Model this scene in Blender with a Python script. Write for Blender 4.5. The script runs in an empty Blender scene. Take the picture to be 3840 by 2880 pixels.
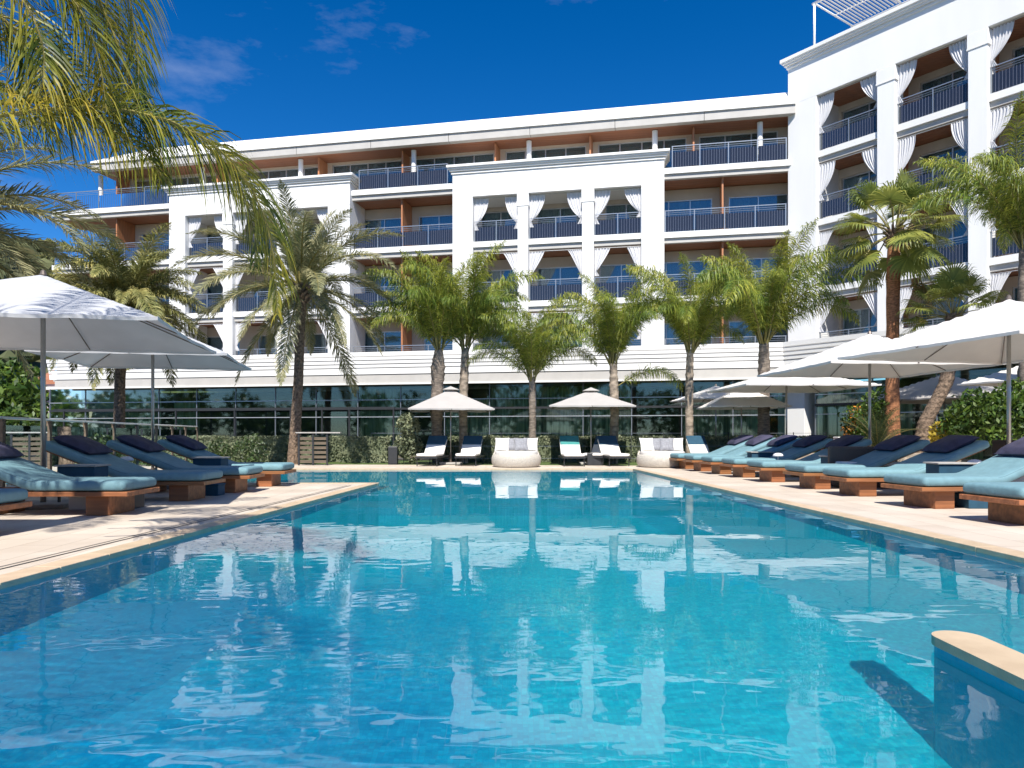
import bpy, bmesh, math, random
from mathutils import Vector, Matrix, noise
R = math.radians
PI = math.pi
random.seed(7)
sc = bpy.context.scene
col = sc.collection

# ------------------------------------------------------------------ camera, sky, sun, exposure
EYE = 1.05
cam = bpy.data.cameras.new('camera')
cam_o = bpy.data.objects.new('camera', cam); col.objects.link(cam_o)
cam_o.location = (0, 0, EYE); cam_o.rotation_euler = (R(90), 0, 0)
cam.sensor_width = 36; cam.lens = 36 * 2800 / 3840
cam.shift_y = (1628 - 1440) / 3840
cam.clip_start = 0.1; cam.clip_end = 3000
sc.camera = cam_o
SUN_EL, SUN_AZ = R(51), R(3)       # azimuth off straight behind the camera, towards its left
S = Vector((-math.sin(SUN_AZ) * math.cos(SUN_EL), -math.cos(SUN_AZ) * math.cos(SUN_EL), math.sin(SUN_EL)))
world = bpy.data.worlds.new('World'); sc.world = world; world.use_nodes = True
wn, wl = world.node_tree.nodes, world.node_tree.links
bg = wn['Background']; bg.inputs[1].default_value = 0.10
sky = wn.new('ShaderNodeTexSky'); sky.sky_type = 'NISHITA'; sky.sun_disc = False
sky.sun_elevation = SUN_EL; sky.sun_rotation = R(180) - SUN_AZ
sky.air_density = 0.75; sky.dust_density = 0.15; sky.ozone_density = 4.0; sky.altitude = 300
hs = wn.new('ShaderNodeHueSaturation'); hs.inputs['Saturation'].default_value = 1.36; hs.inputs['Value'].default_value = 0.96
hs.inputs['Hue'].default_value = 0.506
wl.new(sky.outputs[0], hs.inputs['Color'])
# thin wisps of cloud over the sky, the same all round
tc = wn.new('ShaderNodeTexCoord'); mp = wn.new('ShaderNodeMapping'); mp.inputs['Scale'].default_value = (1.6, 1.6, 4.2)
mp.inputs['Location'].default_value = (0.75, 0.3, 0.42)
nz = wn.new('ShaderNodeTexNoise'); nz.inputs['Scale'].default_value = 1.9; nz.inputs['Detail'].default_value = 9; nz.inputs['Roughness'].default_value = .6
cr = wn.new('ShaderNodeValToRGB'); cr.color_ramp.elements[0].position = .57; cr.color_ramp.elements[1].position = .86
cr.color_ramp.elements[0].color = (0, 0, 0, 1); cr.color_ramp.elements[1].color = (.38, .38, .38, 1)
mx = wn.new('ShaderNodeMixRGB'); mx.inputs[2].default_value = (5.2, 5.6, 6.6, 1)
wl.new(tc.outputs['Generated'], mp.inputs[0]); wl.new(mp.outputs[0], nz.inputs[0]); wl.new(nz.outputs[0], cr.inputs[0])
wl.new(cr.outputs[0], mx.inputs[0]); wl.new(hs.outputs[0], mx.inputs[1]); wl.new(mx.outputs[0], bg.inputs[0])
sd = bpy.data.lights.new('sun', 'SUN'); sd.energy = 4.6; sd.angle = R(.5); sd.color = (1, .955, .88)
sd.cycles.is_caustics_light = True
so = bpy.data.objects.new('sun', sd); col.objects.link(so); so.rotation_euler = S.to_track_quat('Z', 'Y').to_euler()
so.location = (0, -20, 40)
sc.view_settings.view_transform = 'Standard'; sc.view_settings.look = 'None'
sc.view_settings.exposure = 0.72; sc.view_settings.gamma = 1; sc.view_settings.use_curve_mapping = False
sc.cycles.use_denoising = True
sc.cycles.max_bounces = 10; sc.cycles.transmission_bounces = 6; sc.cycles.transparent_max_bounces = 12
sc.cycles.sample_clamp_indirect = 6; sc.cycles.caustics_reflective = False; sc.cycles.caustics_refractive = True

# ------------------------------------------------------------------ materials
def mat(name, color, rough=.6, var=.12, scale=6, bump=0, bscale=40, metal=0, spec=.5, obj_var=0, island=0, transl=0, stretch=None, color2=None, coords='Object', detail=4):
    m = bpy.data.materials.new(name); m.use_nodes = True
    n, l = m.node_tree.nodes, m.node_tree.links
    p = n['Principled BSDF']; p.inputs['Roughness'].default_value = rough; p.inputs['Metallic'].default_value = metal
    p.inputs['Specular IOR Level'].default_value = spec
    t = n.new('ShaderNodeTexCoord'); mpn = n.new('ShaderNodeMapping')
    if stretch: mpn.inputs['Scale'].default_value = stretch
    l.new(t.outputs[coords], mpn.inputs[0])
    ns = n.new('ShaderNodeTexNoise'); ns.inputs['Scale'].default_value = scale; ns.inputs['Detail'].default_value = detail
    l.new(mpn.outputs[0], ns.inputs[0])
    c2 = color2 or tuple(max(0, c * (1 - 2 * var)) for c in color)
    ramp = n.new('ShaderNodeValToRGB'); ramp.color_ramp.elements[0].position = .35; ramp.color_ramp.elements[1].position = .65
    ramp.color_ramp.elements[0].color = (*c2, 1); ramp.color_ramp.elements[1].color = (*color, 1)
    l.new(ns.outputs[0], ramp.inputs[0]); out = ramp.outputs[0]
    if obj_var or island:
        h = n.new('ShaderNodeHueSaturation'); l.new(out, h.inputs['Color'])
        src = None
        if obj_var: oi = n.new('ShaderNodeObjectInfo'); src = oi.outputs['Random']; amt = obj_var
        if island: gi = n.new('ShaderNodeNewGeometry'); src = gi.outputs['Random Per Island']; amt = island
        mr = n.new('ShaderNodeMapRange'); mr.inputs[3].default_value = 1 - amt; mr.inputs[4].default_value = 1 + amt
        l.new(src, mr.inputs[0]); l.new(mr.outputs[0], h.inputs['Value'])
        mr2 = n.new('ShaderNodeMapRange'); mr2.inputs[3].default_value = .5 + amt * .05; mr2.inputs[4].default_value = .5 - amt * .05
        l.new(src, mr2.inputs[0]); l.new(mr2.outputs[0], h.inputs['Hue'])
        out = h.outputs[0]
    l.new(out, p.inputs['Base Color'])
    if bump:
        nb = n.new('ShaderNodeTexNoise'); nb.inputs['Scale'].default_value = bscale; nb.inputs['Detail'].default_value = 5
        l.new(mpn.outputs[0], nb.inputs[0]); b = n.new('ShaderNodeBump'); b.inputs['Strength'].default_value = bump; b.inputs['Distance'].default_value = .02
        l.new(nb.outputs[0], b.inputs['Height']); l.new(b.outputs[0], p.inputs['Normal'])
    if transl:
        tr = n.new('ShaderNodeBsdfTranslucent'); l.new(out, tr.inputs[0]); mxs = n.new('ShaderNodeMixShader'); mxs.inputs[0].default_value = transl
        l.new(p.outputs[0], mxs.inputs[1]); l.new(tr.outputs[0], mxs.inputs[2]); l.new(mxs.outputs[0], n['Material Output'].inputs[0])
    return m

M = {}
M['white'] = mat('white_render', (.84, .835, .815), .7, .03, .9, .08, 60, stretch=(1, 1, .22), detail=8)
M['white_dirty'] = mat('white_weathered', (.80, .79, .76), .7, .05, .5, .08, 60, stretch=(1, 1, .3))
M['grey_band'] = mat('grey_fascia', (.50, .48, .45), .7, .04, 2)
M['beige'] = mat('beige_wall', (.58, .51, .42), .75, .04, 2)
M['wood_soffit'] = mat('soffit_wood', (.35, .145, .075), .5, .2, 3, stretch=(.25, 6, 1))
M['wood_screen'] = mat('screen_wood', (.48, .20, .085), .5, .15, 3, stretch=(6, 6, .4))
M['alu'] = mat('aluminium', (.62, .64, .66), .35, .03, 5, metal=.6)
M['rail_metal'] = mat('rail_metal', (.30, .33, .37), .35, .03, 5, metal=.5)
M['dark_metal'] = mat('dark_metal', (.03, .032, .035), .45, .1, 8)
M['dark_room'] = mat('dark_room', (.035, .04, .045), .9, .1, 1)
M['fabric_white'] = mat('curtain_cloth', (.84, .84, .86), .85, .02, 6, transl=.28)
M['travertine'] = mat('travertine', (.66, .575, .475), .6, .08, 1.2, .12, 90, detail=9, color2=(.57, .48, .385))
M['coping'] = mat('coping_stone', (.60, .46, .31), .5, .1, 5, .1, 60, color2=(.51, .38, .25), obj_var=.07)
M['slot'] = mat('slot_drain', (.03, .03, .03), .8)
M['teak'] = mat('teak', (.34, .135, .05), .5, .22, 2.5, .1, 50, stretch=(.4, 6, 6), obj_var=.12)
M['teal'] = mat('teal_canvas', (.165, .305, .345), .75, .07, 9, .6, 7, obj_var=.06)
M['teal_dark2'] = mat('teal_cord', (.10, .19, .22), .8, .05, 9)
M['navy'] = mat('navy_cloth', (.05, .047, .09), .8, .15, 8, .3, 12)
M['whitecloth'] = mat('white_cushion', (.80, .77, .72), .8, .03, 7, .3, 7)
M['greycloth'] = mat('grey_cushion', (.28, .28, .30), .8, .12, 18, .2, 9)
M['teal_dark'] = mat('dark_teal_cloth', (.015, .07, .12), .8, .1, 8)
M['green_cloth'] = mat('sea_green_cloth', (.05, .26, .24), .8, .1, 8)
M['canopy'] = mat('canopy_canvas', (.80, .77, .73), .8, .02, 3, .12, 14, transl=.2)
M['canopy_grey'] = mat('canopy_canvas_pale_grey', (.66, .67, .69), .8, .03, 3, .3, 5, transl=.36)
M['canopy_taupe'] = mat('canopy_canvas_taupe', (.48, .455, .43), .8, .03, 3, .12, 10, transl=.12)
M['pole'] = mat('pole_metal', (.42, .41, .39), .3, .03, 6, metal=.75)
M['strut'] = mat('strut_metal', (.16, .13, .11), .4, .05, 6, metal=.4)
M['rattan'] = mat('pale_rattan', (.66, .61, .53), .7, .25, 60, .8, 45)
M['brown_rattan'] = mat('brown_rattan', (.14, .10, .08), .7, .25, 60, .5, 60)
M['concrete'] = mat('concrete', (.42, .40, .37), .8, .1, 8, .1, 50)
M['stone_wall'] = mat('stone_wall', (.40, .34, .27), .85, .2, 9, .4, 30)
M['planter'] = mat('brown_planter', (.075, .045, .032), .7, .15, 5, .1, 40)
M['lawn'] = mat('lawn', (.10, .16, .03), .9, .3, 30, .6, 200)
M['soil'] = mat('ground_soil', (.16, .13, .08), .95, .25, 4)
M['trunk_grey'] = mat('palm_trunk_grey', (.27, .22, .175), .9, .28, 7, .8, 18, stretch=(1, 1, 3))
M['trunk_pale'] = mat('palm_trunk_pale', (.42, .34, .26), .85, .3, 5, .5, 22, stretch=(1, 1, 2))
M['trunk_brown'] = mat('palm_trunk_brown', (.25, .175, .12), .95, .35, 14, 1, 26)
M['trunk_red'] = mat('palm_trunk_red', (.42, .18, .08), .9, .3, 12, .9, 30, stretch=(1, 1, 2.5))
M['leaf_queen'] = mat('queen_palm_leaf', (.36, .37, .05), .45, .2, .9, island=.6, transl=.40, color2=(.14, .22, .035))
M['leaf_date'] = mat('date_palm_leaf', (.37, .345, .175), .5, .2, 1.5, island=.45, transl=.28, color2=(.19, .21, .10))
M['leaf_far'] = mat('shaggy_palm_leaf', (.42, .39, .13), .55, .2, 1.2, island=.45, transl=.3, color2=(.17, .19, .06))
M['leaf_fan'] = mat('fan_palm_leaf', (.34, .34, .07), .5, .2, 1.5, island=.35, transl=.35, color2=(.17, .22, .05))
M['leaf_dry'] = mat('dry_palm_leaf', (.34, .22, .09), .7, .2, 2, island=.3, transl=.25)
M['leaf_front'] = mat('overhanging_palm_leaf', (.36, .32, .04), .45, .2, 2.5, island=.6, transl=.42, color2=(.11, .165, .03))
M['petiole'] = mat('palm_petiole', (.26, .22, .06), .5, .15, 3)
M['hedge'] = mat('hedge_leaf', (.23, .25, .15), .7, .2, 2, island=.45, transl=.2, color2=(.13, .16, .085))
M['shrub'] = mat('shrub_leaf', (.045, .085, .02), .5, .2, 2, island=.5, transl=.25)
M['bush'] = mat('bright_bush_leaf', (.11, .19, .02), .5, .3, 1.2, island=.5, transl=.3, color2=(.03, .065, .012))
M['orange_fl'] = mat('orange_flower', (.75, .30, .03), .6, .1, 3, transl=.3)
M['yellow_fl'] = mat('yellow_flower', (.55, .42, .05), .6, .1, 3, transl=.3)
M['wood_far'] = mat('hill_wood', (.085, .095, .035), .9, .3, .08, island=.4, color2=(.05, .065, .025))
M['hill'] = mat('hill_ground', (.12, .12, .05), .95, .3, .03)
M['terracotta'] = mat('terracotta_roof', (.38, .15, .08), .8, .1, 2)
M['house_cream'] = mat('cream_house', (.72, .55, .40), .8, .05, .5)
M['house_white'] = mat('white_house', (.78, .74, .70), .8, .03, .5)
M['house_mauve'] = mat('mauve_house', (.40, .33, .38), .8, .05, .5)
M['roofglass_slats'] = mat('pergola_slat', (.60, .57, .54), .6, .05, 4)
M['gate_wood'] = mat('gate_wood', (.17, .13, .09), .75, .2, 4, stretch=(.3, 6, 6))

def mosaic(name, a, b, c, shade_tint=None):
    """small glazed pool tiles, mixed blues"""
    m = bpy.data.materials.new(name); m.use_nodes = True
    n, l = m.node_tree.nodes, m.node_tree.links; p = n['Principled BSDF']
    t = n.new('ShaderNodeTexCoord'); br = n.new('ShaderNodeTexBrick'); br.offset = 0
    br.inputs['Scale'].default_value = 1; br.inputs['Brick Width'].default_value = .03; br.inputs['Row Height'].default_value = .03
    br.inputs['Mortar Size'].default_value = .0012; br.inputs['Color1'].default_value = (*a, 1); br.inputs['Color2'].default_value = (*b, 1)
    br.inputs['Mortar'].default_value = (*c, 1)
    ns = n.new('ShaderNodeTexNoise'); ns.inputs['Scale'].default_value = 1.1; ns.inputs['Detail'].default_value = 3
    vm = n.new('ShaderNodeMixRGB'); vm.blend_type = 'MULTIPLY'; vm.inputs[0].default_value = .35
    l.new(t.outputs['UV'], br.inputs[0]); l.new(t.outputs['UV'], ns.inputs[0]); l.new(br.outputs[0], vm.inputs[1]); l.new(ns.outputs[0], vm.inputs[2])
    out = vm.outputs[0]
    if shade_tint:     # cast shadow over the near left floor, painted into the mosaic colour
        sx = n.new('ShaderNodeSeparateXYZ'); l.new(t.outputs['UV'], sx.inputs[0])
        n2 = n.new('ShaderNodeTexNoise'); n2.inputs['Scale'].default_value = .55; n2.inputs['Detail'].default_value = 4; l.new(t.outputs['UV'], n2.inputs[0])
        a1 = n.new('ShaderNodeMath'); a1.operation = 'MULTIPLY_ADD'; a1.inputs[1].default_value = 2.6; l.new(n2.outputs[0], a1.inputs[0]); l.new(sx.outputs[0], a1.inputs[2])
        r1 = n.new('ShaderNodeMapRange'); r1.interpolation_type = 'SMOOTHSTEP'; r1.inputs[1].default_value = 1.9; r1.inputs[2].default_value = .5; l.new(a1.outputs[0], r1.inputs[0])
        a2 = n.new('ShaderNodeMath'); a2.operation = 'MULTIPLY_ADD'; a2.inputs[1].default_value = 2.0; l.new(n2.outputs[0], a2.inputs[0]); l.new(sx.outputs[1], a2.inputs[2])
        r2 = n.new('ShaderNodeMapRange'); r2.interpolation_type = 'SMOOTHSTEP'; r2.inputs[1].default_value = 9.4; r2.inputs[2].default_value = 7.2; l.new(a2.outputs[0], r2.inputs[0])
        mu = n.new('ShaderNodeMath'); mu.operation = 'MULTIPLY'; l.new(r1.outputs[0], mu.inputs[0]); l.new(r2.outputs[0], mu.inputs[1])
        m2 = n.new('ShaderNodeMixRGB'); m2.blend_type = 'MULTIPLY'; m2.inputs[2].default_value = (*shade_tint, 1); l.new(mu.outputs[0], m2.inputs[0]); l.new(out, m2.inputs[1]); out = m2.outputs[0]
    l.new(out, p.inputs['Base Color']); p.inputs['Roughness'].default_value = .35
    return m
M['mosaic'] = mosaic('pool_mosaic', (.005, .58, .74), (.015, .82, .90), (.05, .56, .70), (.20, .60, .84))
M['mosaic_wall'] = mosaic('pool_wall_mosaic', (.03, .48, .70), (.07, .60, .78), (.12, .50, .66))

def water():
    m = bpy.data.materials.new('pool_water'); m.use_nodes = True
    p = m.node_tree.nodes['Principled BSDF']
    p.inputs['Transmission Weight'].default_value = 1; p.inputs['Roughness'].default_value = 0; p.inputs['IOR'].default_value = 1.33
    p.inputs['Base Color'].default_value = (.80, .95, 1, 1)
    n, l = m.node_tree.nodes, m.node_tree.links      # a share of straight light keeps the basin lit between its walls
    tr = n.new('ShaderNodeBsdfTransparent'); tr.inputs[0].default_value = (.86, .97, 1, 1)
    mx_ = n.new('ShaderNodeMixShader'); mx_.inputs[0].default_value = .22
    l.new(p.outputs[0], mx_.inputs[1]); l.new(tr.outputs[0], mx_.inputs[2]); l.new(mx_.outputs[0], n['Material Output'].inputs[0])
    return m
M['water'] = water()

def glass(name, tint, refl, through, dark=(.01, .015, .02), rough=.01, wob=0):
    """tinted window glass: mirror part, see-through part, and the body colour of the tint"""
    m = bpy.data.materials.new(name); m.use_nodes = True
    n, l = m.node_tree.nodes, m.node_tree.links; n.remove(n['Principled BSDF'])
    g = n.new('ShaderNodeBsdfGlossy'); g.inputs['Roughness'].default_value = rough; g.inputs[0].default_value = (.85, .95, 1, 1)
    tr = n.new('ShaderNodeBsdfTransparent'); tr.inputs[0].default_value = (*tint, 1)
    df = n.new('ShaderNodeBsdfDiffuse'); df.inputs[0].default_value = (*dark, 1)
    a = n.new('ShaderNodeMixShader'); a.inputs[0].default_value = through; l.new(df.outputs[0], a.inputs[1]); l.new(tr.outputs[0], a.inputs[2])
    b = n.new('ShaderNodeMixShader'); l.new(a.outputs[0], b.inputs[1]); l.new(g.outputs[0], b.inputs[2])
    fr = n.new('ShaderNodeFresnel'); fr.inputs[0].default_value = 1.5
    ad = n.new('ShaderNodeMath'); ad.operation = 'ADD'; ad.use_clamp = True; ad.inputs[1].default_value = refl; l.new(fr.outputs[0], ad.inputs[0]); l.new(ad.outputs[0], b.inputs[0])
    if wob:
        t = n.new('ShaderNodeTexCoord'); ns = n.new('ShaderNodeTexNoise'); ns.inputs['Scale'].default_value = .8
        bp = n.new('ShaderNodeBump'); bp.inputs['Strength'].default_value = wob; l.new(t.outputs['Object'], ns.inputs[0]); l.new(ns.outputs[0], bp.inputs['Height']); l.new(bp.outputs[0], g.inputs['Normal'])
    l.new(b.outputs[0], n['Material Output'].inputs[0])
    return m
M['win'] = glass('window_glass', (.75, .88, .92), .06, .80, (.08, .18, .22), wob=.05)
M['ground_glass'] = glass('ground_floor_glass', (.86, .97, .90), .015, .98, (.02, .04, .035), wob=.08, rough=.03)
M['rail_glass'] = glass('railing_panel', (.10, .12, .20), .012, .2, (.026, .03, .042))
M['baluster'] = mat('baluster_metal', (.13, .14, .19), .5, .05, 5)
M['clear_glass'] = glass('balustrade_glass', (.85, .93, .92), .02, .97, (.1, .2, .2))

# ------------------------------------------------------------------ mesh helpers
def tag(o, label=None, cat=None, group=None, kind=None):
    if label: o['label'] = label
    if cat: o['category'] = cat
    if group: o['group'] = group
    if kind: o['kind'] = kind
    return o
def empty(name, loc, label=None, cat=None, group=None, rz=0):
    o = bpy.data.objects.new(name, None); col.objects.link(o); o.location = loc; o.rotation_euler = (0, 0, rz)
    o.empty_display_size = .2
    return tag(o, label, cat, group)
def link(name, me, m=None, parent=None, loc=(0, 0, 0)):
    o = bpy.data.objects.new(name, me); col.objects.link(o)
    if m is not None and not me.materials: me.materials.append(m)
    o.location = loc
    if parent: o.parent = parent
    return o
def clone(o, parent=None):
    c = o.copy(); col.objects.link(c); c.parent = parent
    for ch in list(o.children): clone(ch, c)
    return c
class MB:
    def __init__(s, T=None): s.v = []; s.f = []; s.T = T
    def add(s, vs, fs):
        o = len(s.v); s.v += [(s.T @ Vector(v)) if s.T else Vector(v) for v in vs]; s.f += [tuple(i + o for i in f) for f in fs]
    def box(s, x0, x1, y0, y1, z0, z1):
        s.add([(x0, y0, z0), (x1, y0, z0), (x1, y1, z0), (x0, y1, z0), (x0, y0, z1), (x1, y0, z1), (x1, y1, z1), (x0, y1, z1)],
              [(0, 3, 2, 1), (4, 5, 6, 7), (0, 1, 5, 4), (1, 2, 6, 5), (2, 3, 7, 6), (3, 0, 4, 7)])
    def prism(s, prof, x0, x1):
        """profile in (y, z) swept along x"""
        n = len(prof)
        s.add([(x0, y, z) for y, z in prof] + [(x1, y, z) for y, z in prof],
              [tuple(range(n)), tuple(reversed(range(n, 2 * n)))] + [(i + n, (i + 1) % n + n, (i + 1) % n, i) for i in range(n)])
    def tube(s, pts, rad, n=8, caps=True):
        pts = [Vector(p) for p in pts]; rs = rad if isinstance(rad, (list, tuple)) else [rad] * len(pts)
        vs = []; fs = []
        for i, p in enumerate(pts):
            t = (pts[min(i + 1, len(pts) - 1)] - pts[max(i - 1, 0)]).normalized()
            u = t.cross(Vector((0, 0, 1)) if abs(t.z) < .9 else Vector((1, 0, 0))).normalized(); w = t.cross(u)
            for k in range(n):
                a = 2 * PI * k / n; vs.append(p + (u * math.cos(a) + w * math.sin(a)) * rs[i])
        for i in range(len(pts) - 1):
            for k in range(n):
                fs.append((i * n + k, i * n + (k + 1) % n, (i + 1) * n + (k + 1) % n, (i + 1) * n + k))
        if caps: fs += [tuple(reversed(range(n))), tuple(range((len(pts) - 1) * n, len(pts) * n))]
        s.add(vs, fs)
    def mesh(s, name, smooth=False, bevel=0, origin=(0, 0, 0), segs=2):
        me = bpy.data.meshes.new(name); og = Vector(origin)
        me.from_pydata([v - og for v in s.v], [], s.f)
        if bevel:
            bm = bmesh.new(); bm.from_mesh(me); bmesh.ops.recalc_face_normals(bm, faces=bm.faces)
            bmesh.ops.bevel(bm, geom=list(bm.edges), offset=bevel, segments=segs, profile=.5, affect='EDGES'); bm.to_mesh(me); bm.free()
        if smooth:
            for p in me.polygons: p.use_smooth = True
        return me
    def build(s, name, m, parent=None, smooth=False, bevel=0, origin=None, segs=2, kind=None):
        """object origin at the bottom centre of the mesh; parent (unrotated) location taken off"""
        if origin is None:
            xs = [v[0] for v in s.v]; ys = [v[1] for v in s.v]; zs = [v[2] for v in s.v]
            origin = ((min(xs) + max(xs)) / 2, (min(ys) + max(ys)) / 2, min(zs))
        o = link(name, s.mesh(name, smooth, bevel, origin, segs), m, parent)
        o.location = Vector(origin) - (abs_loc(parent) if parent else Vector((0, 0, 0)))
        if kind: o['kind'] = kind
        return o
def abs_loc(o):
    v = Vector(o.location)
    while o.parent: o = o.parent; v += Vector(o.location)
    return v
def X(px, Y): return (px - 1920) / 2800 * Y
def Z(py, Y): return EYE + (1628 - py) / 2800 * Y

# ------------------------------------------------------------------ ground, pool, deck
WZ = -0.04                     # water level: deck is at 0
PR = [(4.62, -6), (4.33, 6.3), (3.66, 22.6)]            # right edge
PL = [(-4.36, -6), (-3.60, 5.25), (-2.86, 16.0)]        # left edge up to the corner of the left deck
pool_poly = [(4.62, -6), (4.33, 6.3), (3.66, 22.6), (-10.5, 22.6), (-10.5, 16.1), (-2.86, 16.0), (-3.60, 5.25), (-4.36, -6)]
FZ = -1.42
def sheet(name, poly, z, m, kind='structure', parent=None):
    me = bpy.data.meshes.new(name); me.from_pydata([(x, y, z) for x, y in poly], [], [tuple(range(len(poly)))])
    o = link(name, me, m, parent)
    if kind: o['kind'] = kind
    return o
g = MB()
def frame_with_hole():
    """terrain far out around the hotel garden, cut round the pool"""
    B = 1500
    bm = bmesh.new()
    outer = [bm.verts.new((x, y, -.012)) for x, y in ((-B, -B), (B, -B), (B, B), (-B, B))]
    hole = [bm.verts.new((x, y, -.012)) for x, y in ((-11, -7), (5.2, -7), (5.2, 23.5), (-11, 23.5))]
    for i in range(4): bm.faces.new((outer[i], outer[(i + 1) % 4], hole[(i + 1) % 4], hole[i]))
    me = bpy.data.meshes.new('ground'); bm.to_mesh(me); bm.free(); return me
tag(link('ground', frame_with_hole(), M['soil']), kind='structure')
# deck of pale stone slabs round the pool, a closed sheet with thickness
def deck_mesh(outer, inner_pairs):
    pass
def poly_slab(name, poly, z0, z1, m, bev=0):
    n = len(poly); me = bpy.data.meshes.new(name)
    vs = [(x, y, z1) for x, y in poly] + [(x, y, z0) for x, y in poly]
    fs = [tuple(range(n)), tuple(reversed(range(n, 2 * n)))] + [(i, i + n, (i + 1) % n + n, (i + 1) % n) for i in range(n)]
    me.from_pydata(vs, [], fs); o = link(name, me, m); o['kind'] = 'structure'; return o
CW = .22
def stone_deck():
    m = M['travertine']; n, l = m.node_tree.nodes, m.node_tree.links
    p = n['Principled BSDF']; src = p.inputs['Base Color'].links[0].from_socket
    t = n['Texture Coordinate']; br = n.new('ShaderNodeTexBrick'); br.inputs['Scale'].default_value = 1
    br.inputs['Brick Width'].default_value = .8; br.inputs['Row Height'].default_value = .4; br.inputs['Mortar Size'].default_value = .005
    br.inputs['Color1'].default_value = (1, 1, 1, 1); br.inputs['Color2'].default_value = (.90, .89, .88, 1); br.inputs['Mortar'].default_value = (.62, .58, .54, 1)
    rt = n.new('ShaderNodeMapping'); rt.inputs['Rotation'].default_value = (0, 0, R(88)); l.new(t.outputs['Object'], rt.inputs[0]); l.new(rt.outputs[0], br.inputs[0])
    mm = n.new('ShaderNodeMixRGB'); mm.blend_type = 'MULTIPLY'; mm.inputs[0].default_value = 1
    l.new(src, mm.inputs[1]); l.new(br.outputs[0], mm.inputs[2]); l.new(mm.outputs[0], p.inputs['Base Color'])
stone_deck()
poly_slab('deck_right', [(PR[0][0] + CW, -6.5), (16, -6.5), (16, 24.6), (PR[2][0] + CW, 24.6), (PR[2][0] + CW, 22.6), (PR[1][0] + CW, 6.3)], -.2, 0, M['travertine'])
poly_slab('deck_left', [(-12, -6.5), (PL[0][0] - CW, -6.5), (PL[1][0] - CW, 5.25), (PL[2][0] - CW + .0, 15.9 - .1), (-12, 15.9)], -.2, 0, M['travertine'])
poly_slab('deck_far', [(-13, 22.6 + CW), (PR[2][0] + CW - .003, 22.6 + CW), (PR[2][0] + CW - .003, 24.6), (5, 24.9), (-13, 26.5)], -.2, -.003, M['travertine'])
poly_slab('deck_near', [(-4.6, -9), (4.9, -9), (4.9, -6.0), (-4.6, -6.0)], -.2, -.006, M['travertine'])
# coping stones, one by one along the edges
cop_me = {}
coping = empty('pool_coping', (0, 0, 0)); coping['kind'] = 'structure'
def coping_run(a, b, side, w=CW, step=.62):
    a, b = Vector((*a, 0)), Vector((*b, 0)); d = b - a; L = d.length; n = max(1, round(L / step)); st = L / n
    key = (round(st, 3), w)
    if key not in cop_me:
        q = MB(); q.box(.0015, st - .0015, 0, w, -.055, .006); cop_me[key] = q.mesh('coping_stone', bevel=.005, segs=1)
    ang = math.atan2(d.y, d.x)
    for i in range(n):
        o = link('coping_stone', cop_me[key], M['coping'], coping)
        p = a + d * (i / n)
        if side < 0: o.location = p + d / n; o.rotation_euler = (0, 0, ang + PI)
        else: o.location = p; o.rotation_euler = (0, 0, ang)
coping_run(PR[1], PR[2], -1); coping_run((4.45, .5), PR[1], -1)
coping_run(PL[1], PL[2], 1); coping_run((-3.93, .5), PL[1], 1)
coping_run((-10.4, 22.6), PR[2], 1)
coping_run((-10.4, 15.9), (PL[2][0] - .0, 15.9), 1, w=.2)
# slot drain lines in the left deck and right deck
def slot(a, b, w=.018):
    a, b = Vector((*a, 0)), Vector((*b, 0)); d = (b - a).normalized(); n = Vector((-d.y, d.x, 0)) * w / 2
    return [a + n, a - n, b - n, b + n]
for k, off in enumerate((.42, .50)):
    me = bpy.data.meshes.new('slot_drain'); q = slot((PL[1][0] - off - .14, 3.2), (PL[2][0] - off, 15.2), .014 if k else .022)
    me.from_pydata([(v.x, v.y, .0042) for v in q], [], [(0, 1, 2, 3)]); o = link('slot_drain', me, M['slot']); o['kind'] = 'structure'
# pool basin
def basin():
    n = len(pool_poly); me = bpy.data.meshes.new('pool_wall')
    vs = [(x, y, -.05) for x, y in pool_poly] + [(x, y, FZ) for x, y in pool_poly]
    me.from_pydata(vs, [], [(i, (i + 1) % n, (i + 1) % n + n, i + n) for i in range(n)])
    uv = me.uv_layers.new(name='UVMap')
    for p in me.polygons:
        for li in p.loop_indices:
            v = me.vertices[me.loops[li].vertex_index].co; nn = p.normal
            u = v.y if abs(nn.x) > abs(nn.y) else v.x
            uv.data[li].uv = (u, v.z)
    o = link('pool_wall', me, M['mosaic_wall']); o['kind'] = 'structure'; o.cycles.is_caustics_receiver = True
    me = bpy.data.meshes.new('pool_floor')
    me.from_pydata([(x, y, FZ) for x, y in pool_poly], [], [tuple(range(n))])
    uv = me.uv_layers.new(name='UVMap')
    for p in me.polygons:
        for li in p.loop_indices:
            v = me.vertices[me.loops[li].vertex_index].co; uv.data[li].uv = (v.x, v.y)
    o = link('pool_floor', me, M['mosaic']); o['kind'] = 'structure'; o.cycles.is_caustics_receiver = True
basin()
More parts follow.
